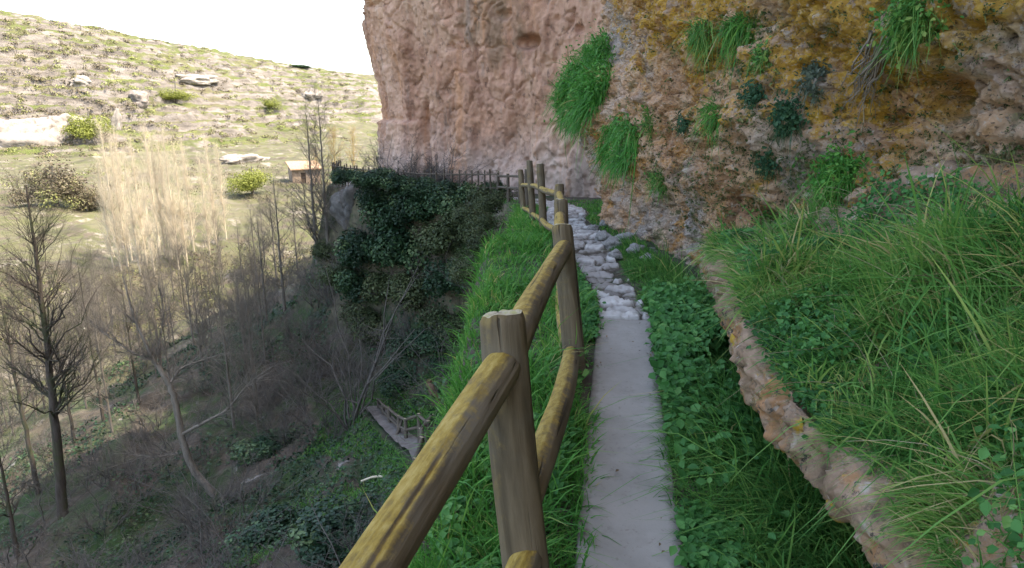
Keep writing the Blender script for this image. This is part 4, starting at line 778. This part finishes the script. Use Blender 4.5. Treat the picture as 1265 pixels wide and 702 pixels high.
# multi stemmed bare shrubs
def bare_shrub(n, L_, r, tw=(10, 4), spread=.75):
    mb = MB(); a = rng.uniform(0, 6.283, n); s_ = rng.uniform(.1, spread, n); dd = np.stack([np.cos(a)*s_, np.sin(a)*s_, np.ones(n)], -1); st_ = np.stack([np.cos(a), np.sin(a), -1+0*a], -1)*np.array([.12, .12, .15])
    v, f, a1 = curves(st_, dd, L_*rng.uniform(.6, 1.1, n), np.full(n, r)*rng.uniform(.6, 1.1, n), 7, 5, rng.normal(size=(n, 3))*.25, .3, .02); mb.add(v, f); a2, n2_ = branches(mb, a1, n, tw[0], .25, 1, lambda u_: L_*.32*(1.2-u_*.7), .55, .6, .1, 4, 3); branches(mb, a2, n2_, tw[1], .2, 1, lambda u_: L_*.13+0*u_, .65, .8, 0, 3, 3); return mb
c, d = gp(434, 528); o = bare_shrub(13, 4.3, .045).obj('bare_shrub', BK_T, loc=tuple(c)); tag(o, 'pale grey many stemmed bare shrub fanning up left of the lower path fence', 'shrub')
c, d = gp(18, 700); o = bare_shrub(7, 2.4, .02, (6, 4)).obj('bare_shrub', BK_D, loc=tuple(c)); tag(o, 'thin dark bare shrub in the lower left corner', 'shrub')
c, d = gp(300, 470); o = bare_shrub(10, 3.2, .03).obj('bare_shrub', BK_T, loc=tuple(c)); tag(o, 'grey bare shrub above the long right limb of the crooked tree', 'shrub')
# thicket: brambles and saplings that cover the whole shaded slope
var = [bare_shrub(11, 1.0, .010, (9, 3), .9) for _ in range(6)]; var = [(np.concatenate(q_.v), np.concatenate(q_.f)) for q_ in var]
mb = MB(); cnt = 0
while cnt < 240:
    x = rng.uniform(-24, -1.2); y = rng.uniform(5, 58)
    if cnt > 185: x = rng.uniform(-10, -3); y = rng.uniform(21, 34)
    elif cnt > 120: x = rng.uniform(-17, -5); y = rng.uniform(11, 30); z, d_ = G0(x, y)
    if d_ < 1.1 or d_ > 24: continue
    if np.min(np.linalg.norm(LOW[:, :2]-np.array([x, y]), axis=1)) < 1.8 or abs(float(sdist([tuple(q_) for q_ in LOW[:, :2]], np.array(x), np.array(y))[0])) < 1.5: continue
    if -6.5 < x < -2.6 and 15 < y < 22 and rng.random() < .8: continue
    v, f = var[cnt % 6]; a = rng.uniform(0, 6.283); s_ = rng.uniform(1.0, 2.5)*(1.25 if y > 30 else 1); cs, sn = math.cos(a)*s_, math.sin(a)*s_
    w_ = np.stack([v[:, 0]*cs-v[:, 1]*sn, v[:, 0]*sn+v[:, 1]*cs, v[:, 2]*s_*.8], -1)+np.array([x, y, float(G(x, y))]); mb.add(w_, f); cnt += 1
o = mb.obj('thicket', BK_T); tag(o, 'grey leafless bramble thicket over the shaded slope below the ledge', 'thicket', kind='stuff')
mb = MB(); N = 70000; x = -.4-23*rng.random(N)**1.3; y = 4.5+36*rng.random(N); z, d_ = G0(x, y); k = (d_ > np.where(y < 12, .25, .7)) & (d_ < 24) & (np.abs(sdist([tuple(q_) for q_ in LOW[:, :2]], x, y)[0]) > .55) & (cl_(x, y, .45, 701)+.35*cl_(x, y, 1.7, 702) > .02); x, y = x[k], y[k]; z, n = gnorm(G, x, y)
c = np.stack([x, y, z], -1)+n*(rng.random(len(x))*.22)[:, None]; v, f, m_ = leaves(c, n+rng.normal(size=c.shape)*.5, (.05+.002*y)*rng.uniform(.7, 1.5, len(x)), .8); mb.add(v, f, np.repeat(np.clip(.45+.3*cl_(x, y, .8, 703)+rng.normal(size=len(x))*.2, 0, 1), m_))
o = mb.obj('ground_ivy', IVY); tag(o, 'dark ivy and low leaves creeping over the shaded slope', 'ground cover', kind='stuff')
mb = MB()
N = 26000; x = rng.uniform(-7.2, -2.2, N); y = rng.uniform(13.5, 24, N); z, d_ = G0(x, y); dl = np.abs(sdist([tuple(q_) for q_ in LOW[:, :2]], x, y)[0]); k = (dl > .5) & (cl_(x, y, .6, 711) > -.35) & (d_ > 1.5); x, y = x[k], y[k]; z, n = gnorm(G, x, y)
grass_on(mb, np.stack([x, y], -1), z, n, np.full(len(x), .17), .022, tint=(.1, .7), dry=.01); o = mb.obj('grass', COOL); tag(o, 'green grass patch around the lower path and its small fences', 'grass', kind='stuff')
# litter of fallen twigs and dead stems
mb = MB(); N = 5200; x = -1.0-21*rng.random(N); y = 5+34*rng.random(N); z, d_ = G0(x, y); k = (d_ > .9) & (d_ < 22); x, y = x[k], y[k]; z, n = gnorm(G, x, y); a = rng.normal(size=(len(x), 3)); dd = unit(a-n*(a*n).sum(1)[:, None]*.75); v, f, _ = curves(np.stack([x, y, z+.03], -1), dd, rng.uniform(.3, 1.6, len(x)), rng.uniform(.004, .014, len(x)), 5, 3, rng.normal(size=(len(x), 3))*.25, .4, .02); mb.add(v, f)
o = mb.obj('dead_stems', BK_T); tag(o, 'fallen twigs and dead stems strewn over the shaded slope', 'dead stems', kind='stuff')
# evergreen bushes hanging under the far ledge
def bush(nl, n, size, flat=1.0, far_=.8):
    cs_ = unit(rng.normal(size=(nl, 3)))*rng.uniform(.25, far_, nl)[:, None]; cs_[:, 2] = np.abs(cs_[:, 2])*flat; rr = rng.uniform(.26, .5, nl); i = rng.integers(0, nl, n); u_ = unit(rng.normal(size=(n, 3))); c = cs_[i]+u_*(rr[i]*rng.uniform(.6, 1.05, n))[:, None]
    v, f, m_ = leaves(c, u_+rng.normal(size=(n, 3))*.5+np.array([0, 0, .4]), size*rng.uniform(.6, 1.4, n), .7); return MB().add(v, f, np.repeat(np.clip(.35+.25*rng.normal(size=nl)[i]+rng.normal(size=n)*.18, 0, 1), m_))
bm = [bush(16, 5200, .085).mesh('evergreen_bush', IVY) for _ in range(3)]
OL = leafmat('olive_leaf', [(0, (.03, .045, .02)), (.5, (.055, .08, .032)), (1, (.11, .13, .06))], trans=.15)
bo = [bush(13, 4200, .075).mesh('olive_bush', OL) for _ in range(2)]
spots = [(455, 300, 1.5), (482, 262, 1.5), (505, 300, 1.7), (520, 250, 1.4), (545, 285, 1.6), (560, 240, 1.2), (585, 270, 1.3), (600, 240, 1.1), (480, 345, 1.6), (520, 350, 1.5), (560, 335, 1.4), (540, 390, 1.2), (575, 400, 1.1), (500, 225, 1.2), (535, 222, 1.0), (470, 235, 1.2), (612, 225, .9), (445, 345, 1.3), (592, 318, 1.1), (555, 440, .9), (425, 330, 1.2), (440, 385, 1.2), (470, 400, 1.3), (405, 300, .9), (505, 415, 1.1)]
for k, (x_, y_, s_) in enumerate(spots):
    c, d = nearG(x_, y_+10, 13); ol = k in (9, 11, 8, 18, 20, 21, 22, 23, 6, 7, 12, 4)
    o = bpy.data.objects.new('olive_bush' if ol else 'evergreen_bush', bo[k % 2] if ol else bm[k % 3]); COL.objects.link(o); o.location = tuple(c+np.array([0, 0, -.2])); o.scale = (s_, s_, s_*.95); o.rotation_euler = (0, 0, k*1.9)
    tag(o, 'olive brown bush on the steep bank under the far path' if ol else 'dark evergreen bush in the mass hanging below the far path', 'bush', 'olive bushes on the steep bank' if ol else 'dark bushes below the far path')
for k, x_ in enumerate((432, 452, 470, 490, 508, 528, 546, 566)):
    c = P(x_, 224+rng.uniform(-3, 12)+(14 if k > 4 else 0), 28.3-.25*k); o = bpy.data.objects.new('evergreen_bush', bm[k % 3]); COL.objects.link(o); o.location = tuple(c); o.scale = (.85, .85, .62); o.rotation_euler = (0, 0, k*2.3); tag(o, 'dark evergreen bush in the mass hanging below the far path', 'bush', 'dark bushes below the far path')
for k, (x_, y_, dd, s_) in enumerate(((612, 268, 19, .55), (602, 292, 17.5, .7), (590, 326, 15.5, .6), (618, 246, 21, .6), (596, 262, 20, .7))):
    c = P(x_, y_, dd); o = bpy.data.objects.new('olive_bush', bo[k % 2]); COL.objects.link(o); o.location = tuple(c-np.array([.25, 0, .3])); o.scale = (s_, s_, s_*.9); o.rotation_euler = (0, 0, k*1.3); tag(o, 'olive brown bush on the steep bank under the far path', 'bush', 'olive bushes on the steep bank')
for x_, y_, s_, lab in ((545, 425, 1.0, 'dark ivy clad bush on the slope just left of the nearest post top'), (440, 655, 1.1, 'dark glossy bush at the bottom under the mossy rail'), (350, 665, 1.0, 'dark leafy bush low on the slope at the bottom of the view'), (330, 560, 1.1, 'green leafy mound on the slope right of the crooked tree trunk'), (495, 470, .9, 'dark bush just above the lower path fence')):
    c, d = nearG(x_, y_, 11); o = bpy.data.objects.new('ivy_bush', bm[len(lab) % 3]); COL.objects.link(o); o.location = tuple(c); o.scale = (s_*1.3, s_*1.3, s_*.7); o.rotation_euler = (0, 0, x_*.1); tag(o, lab, 'bush')
# rock knob, broken trunk, pale branch
c = P(443, 258, 31.5); v, f = boulder(7, 40); o = MB().add(v*np.array([1.05, 1.0, 1.35]), f).obj('rock_outcrop', plain('dim_grey_rock', [(.3, (.05, .048, .047)), (.7, (.14, .135, .13))], 2.5), loc=tuple(c)); tag(o, 'grey rock knob jutting from the bushes below the cliff corner', 'rock')
c, d = gp(540, 500); st_ = thing('broken_trunk', tuple(c), 'reddish brown broken tree trunk standing above the lower path', 'trunk'); mb = MB(); tube_through(mb, [P(542, 508, d)-c, P(536, 488, d)-c, P(529, 470, d)-c], [.17, .14, .10], 10); mb.obj('trunk', bark('red_bark', (.10, .06, .04), (.26, .17, .12)), st_)
c, d = gp(470, 592); mb = MB(); tube_through(mb, [P(444, 595, d-.3)-c, P(465, 588, d-.3)-c, P(490, 590, d-.4)-c, P(502, 588, d-.4)-c], [.03, .035, .03, .02], 6); tube_through(mb, [P(478, 589, d-.3)-c, P(476, 580, d-.35)-c], [.02, .012], 5); o = mb.obj('fallen_branch', BK_P, loc=tuple(c)); tag(o, 'pale bare fallen branch lying on dark leaves left of the mossy rail', 'branch')

# ================================================================ ACROSS THE VALLEY
SCR = leafmat('scrub_leaf', [(0, (.10, .08, .055)), (.5, (.17, .145, .09)), (.8, (.20, .20, .085)), (1, (.25, .28, .09))], trans=.2, nscale=.05)
mb = MB(); n_ = 0
for _ in range(2200):
    x_, y_ = rng.uniform(0, 455), rng.uniform(25, 235)
    if y_ > 120 and rng.random() < .25: continue
    h = hillhit(x_, y_)
    if h is None: continue
    r_ = rng.uniform(.4, 1.3); m_ = int(26*r_); u_ = unit(rng.normal(size=(m_, 3))); u_[:, 2] = np.abs(u_[:, 2]); c = np.array(h)+u_*r_*rng.uniform(.4, 1, m_)[:, None]*np.array([1.3, 1.3, .7]); v, f, q_ = leaves(c, u_+rng.normal(size=(m_, 3))*.4, r_*.42*rng.uniform(.7, 1.3, m_)); mb.add(v, f, np.repeat(np.clip(rng.random()+rng.normal(size=m_)*.1, 0, 1), q_)); n_ += 1
for _ in range(1500):                                      # brush and hedgerows on the valley floor
    x_, y_ = rng.uniform(0, 460), rng.uniform(200, 440)
    c, d = nearG(x_, y_, 30, 300, 240); s_ = -.886*c[0]+.463*c[1]
    if s_ < 44 or cl_(c[0], c[1], .05, 730) < -.12: continue
    r_ = rng.uniform(.35, 1.2); m_ = int(22*r_)+8; u_ = unit(rng.normal(size=(m_, 3))); u_[:, 2] = np.abs(u_[:, 2]); q_ = c+u_*r_*rng.uniform(.3, 1, m_)[:, None]*np.array([1.4, 1.4, .9]); v, f, n2 = leaves(q_, u_+rng.normal(size=(m_, 3))*.5, r_*.3*rng.uniform(.6, 1.3, m_), .35); mb.add(v, f, np.repeat(np.clip(rng.random()**1.5+rng.normal(size=m_)*.12, 0, 1), n2))
o = mb.obj('scrub', SCR); tag(o, 'low brown and olive scrub dotted over the valley floor and far sunlit hillside', 'scrub', kind='stuff')
LIT = leafmat('spring_leaf', [(0, (.14, .16, .03)), (.5, (.22, .25, .05)), (1, (.30, .32, .08))], trans=.3)
def leafy_tree(c, s_, lab, mat, cat='tree', zs=.85, name='leafy_tree'):
    t = thing(name, tuple(c), lab, cat); b_ = bush(34, 5600, .07, 1, 1.15); b_.v = [q_*s_*np.array([1, 1, zs])+np.array([0, 0, s_*.35]) for q_ in b_.v]; b_.obj('crown', mat, t); k_ = MB(); v, f, _ = curves(np.array([[0, 0, -.5]]), np.array([[.05, 0, 1.]]), np.array([s_*1.5]), np.array([s_*.09]), 8, 7); k_.add(v, f); k_.obj('trunk', BK_G, t); return t
h = np.array(hillhit(112, 172)); leafy_tree(h, 4.2, 'bright yellow green tree below a pale slanting rock on the far hillside', LIT)
c, d = gp(70, 255); leafy_tree(c, 3.6, 'pale olive round tree on the valley floor left of the poplars', SCR); c, d = gp(108, 262); leafy_tree(c, 2.4, 'smaller olive tree right of the round olive tree by the meadow', SCR)
c, d = gp(312, 240); leafy_tree(c, 3.0, 'yellow green bush between poplars and stone hut', LIT, 'bush', .8, 'leafy_bush')
h = np.array(hillhit(335, 135)); leafy_tree(h, 2.8, 'yellow green bush under a rock band right of centre on the far hillside', LIT, 'bush', .7, 'leafy_bush')
h = np.array(hillhit(218, 128)); leafy_tree(h, 4.5, 'wide yellow green thicket right of the dark boulder on the hillside', LIT, 'bush', .45, 'leafy_bush')
LIME = plain('sunlit_limestone', [(.3, (.10, .085, .07)), (.5, (.24, .215, .19)), (.75, (.34, .315, .285))], .7, .95, 1)
DKR = plain('dark_boulder_stone', [(.3, (.10, .085, .075)), (.7, (.30, .26, .23))], 1.2, .95, 1)
for x_, y_, s_, seed, mt, lab in ((172, 124, (2.6, 2.2, 2.0), 9, DKR, 'large dark faced boulder in the middle of the far hillside'), (143, 160, (1.2, 1.0, 4.0), 10, LIME, 'pale slanting pillar of rock beside the bright yellow green tree'), (102, 102, (3.2, 2, 1.6), 11, LIME, 'pale jagged outcrop above the dark boulder'), (30, 175, (12, 4, 5.2), 12, LIME, 'long white limestone bluff at the left edge across the valley'), (75, 168, (7, 3.2, 4.2), 13, LIME, 'shorter white limestone bluff right of the long one'), (245, 100, (8, 3, 1.6), 14, LIME, 'long low pale ledge near the top of the far hillside'), (385, 118, (4, 2.2, 2.2), 15, LIME, 'pale ledge with a dark hollow at the right of the far hillside'), (300, 200, (6, 3, 1.5), 16, LIME, 'low white rock band just above the poplar grove')):
    h = hillhit(x_, y_); h = gp(x_, y_)[0] if h is None else np.array(h); v, f = boulder(seed, 30); w_ = v.reshape(-1, 3)*np.array(s_); a = math.radians(-28)*-1; a = math.atan2(.886, .463); w_ = np.stack([w_[:, 0]*math.cos(a)-w_[:, 1]*math.sin(a), w_[:, 0]*math.sin(a)+w_[:, 1]*math.cos(a), w_[:, 2]], -1)
    if seed == 10: w_[:, 0] += w_[:, 2]*.25
    o = MB().add(w_, f).obj('boulder' if seed == 9 else 'rock_outcrop', mt, loc=tuple(h)); tag(o, lab, 'rock')
# stone hut
c, d = gp(377, 226); hut = thing('stone_hut', tuple(c), 'small stone hut with a tan sloping roof at the foot of the far hillside', 'hut', rz=.5); HS = plain('hut_stone', [(.3, (.16, .115, .085)), (.7, (.36, .28, .21))], 2.5, .95, .8)
def box(mb, x0, x1, y0, y1, z0, z1, z2=None):
    z2 = z1 if z2 is None else z2; v = np.array([(x0, y0, z0), (x1, y0, z0), (x1, y1, z0), (x0, y1, z0), (x0, y0, z1), (x1, y0, z1), (x1, y1, z2), (x0, y1, z2)]); return mb.add(v, np.array([[0, 3, 2, 1], [4, 5, 6, 7], [0, 1, 5, 4], [1, 2, 6, 5], [2, 3, 7, 6], [3, 0, 4, 7]]))
mb = MB(); box(mb, -2.3, -.9, -1.5, -1.15, -.6, 2.3); box(mb, -.1, 2.3, -1.5, -1.15, -.6, 2.3); box(mb, -.9, -.1, -1.5, -1.15, 1.85, 2.3); box(mb, -2.3, -1.95, -1.147, 1.8, -.6, 2.3, 3.3); box(mb, 1.95, 2.3, -1.147, 1.8, -.6, 2.3, 3.3); box(mb, -1.947, 1.947, 1.45, 1.8, -.6, 3.25); mb.obj('wall', HS, hut, False)
mb = MB(); box(mb, -2.6, 2.6, -1.9, 2.1, 2.32, 2.5, 3.55); mb.v[-1][2:4, 2] = 3.4; mb.obj('roof', plain('hut_roof_tile', [(.3, (.26, .16, .10)), (.7, (.42, .30, .20))], 3, .9, .8), hut, False)
mb = MB(); box(mb, -.9, -.1, -1.32, -1.26, -.5, 1.85); mb.obj('door', plain('hut_door_wood', [(.3, (.05, .035, .025)), (.7, (.09, .065, .05))], 3), hut, False)
# on the skyline
h = np.array(hillhit(100, 37)); mb = MB(); v, f, _ = curves(np.array([[0, 0, -1.]]), np.array([[0, 0, 1.]]), np.array([9.]), np.array([.16]), 8, 7, tip=.6); mb.add(v, f); box(mb, -.9, .9, -.07, .07, 7.0, 7.14); o = mb.obj('utility_pole', BK_G, loc=tuple(h)); tag(o, 'lone thin pole standing on the skyline at the upper left', 'pole')
h = None; yy_ = 70
while h is None: yy_ += 1; h = hillhit(372, yy_)
o = bush(18, 2600, .16).obj('hedge', IVY, loc=tuple(h)); o.scale = (3, 9, 1.1); o.rotation_euler = (0, 0, -.48); tag(o, 'low dark hedge on the skyline right of the middle of the hill', 'hedge')
# ================================================================ CAMERA, LIGHT
cam = bpy.data.cameras.new('camera'); cam.sensor_width = 36; cam.lens = F/1265*36; cam.clip_start = .05; cam.clip_end = 5000
co = bpy.data.objects.new('camera', cam); COL.objects.link(co); co.rotation_euler = (math.pi/2-PITCH, 0, 0); SC.camera = co
EL = math.radians(60); AZ = math.atan2(-.17, .98)           # sun high over the cliff on the right
sv3 = Vector((math.cos(EL)*math.cos(AZ), math.cos(EL)*math.sin(AZ), math.sin(EL)))
sun = bpy.data.lights.new('sun', 'SUN'); sun.energy = 2.0; sun.angle = math.radians(.5); sun.color = (1, .95, .88)
so = bpy.data.objects.new('sun', sun); COL.objects.link(so); so.rotation_euler = sv3.to_track_quat('Z', 'Y').to_euler()
w = bpy.data.worlds.new('World'); SC.world = w; w.use_nodes = True; nt = w.node_tree; bg = nt.nodes['Background']
sky = nt.nodes.new('ShaderNodeTexSky'); sky.sky_type = 'NISHITA'; sky.sun_disc = False; sky.sun_elevation = EL
sky.sun_rotation = math.atan2(sv3.x, sv3.y); sky.dust_density = 2.5; sky.air_density = 1.0; sky.ozone_density = 1
nt.links.new(sky.outputs[0], bg.inputs[0]); bg.inputs[1].default_value = .15
vs = SC.view_settings; vs.view_transform = 'Standard'; vs.look = 'None'; vs.exposure = 2.5; vs.gamma = 1; vs.use_curve_mapping = False
vs.use_white_balance = True; vs.white_balance_temperature = 7500; vs.white_balance_tint = 10
SC.render.engine = 'CYCLES'; cy = SC.cycles; cy.use_denoising = True; cy.max_bounces = 6; cy.diffuse_bounces = 4; cy.transmission_bounces = 3; cy.transparent_max_bounces = 4
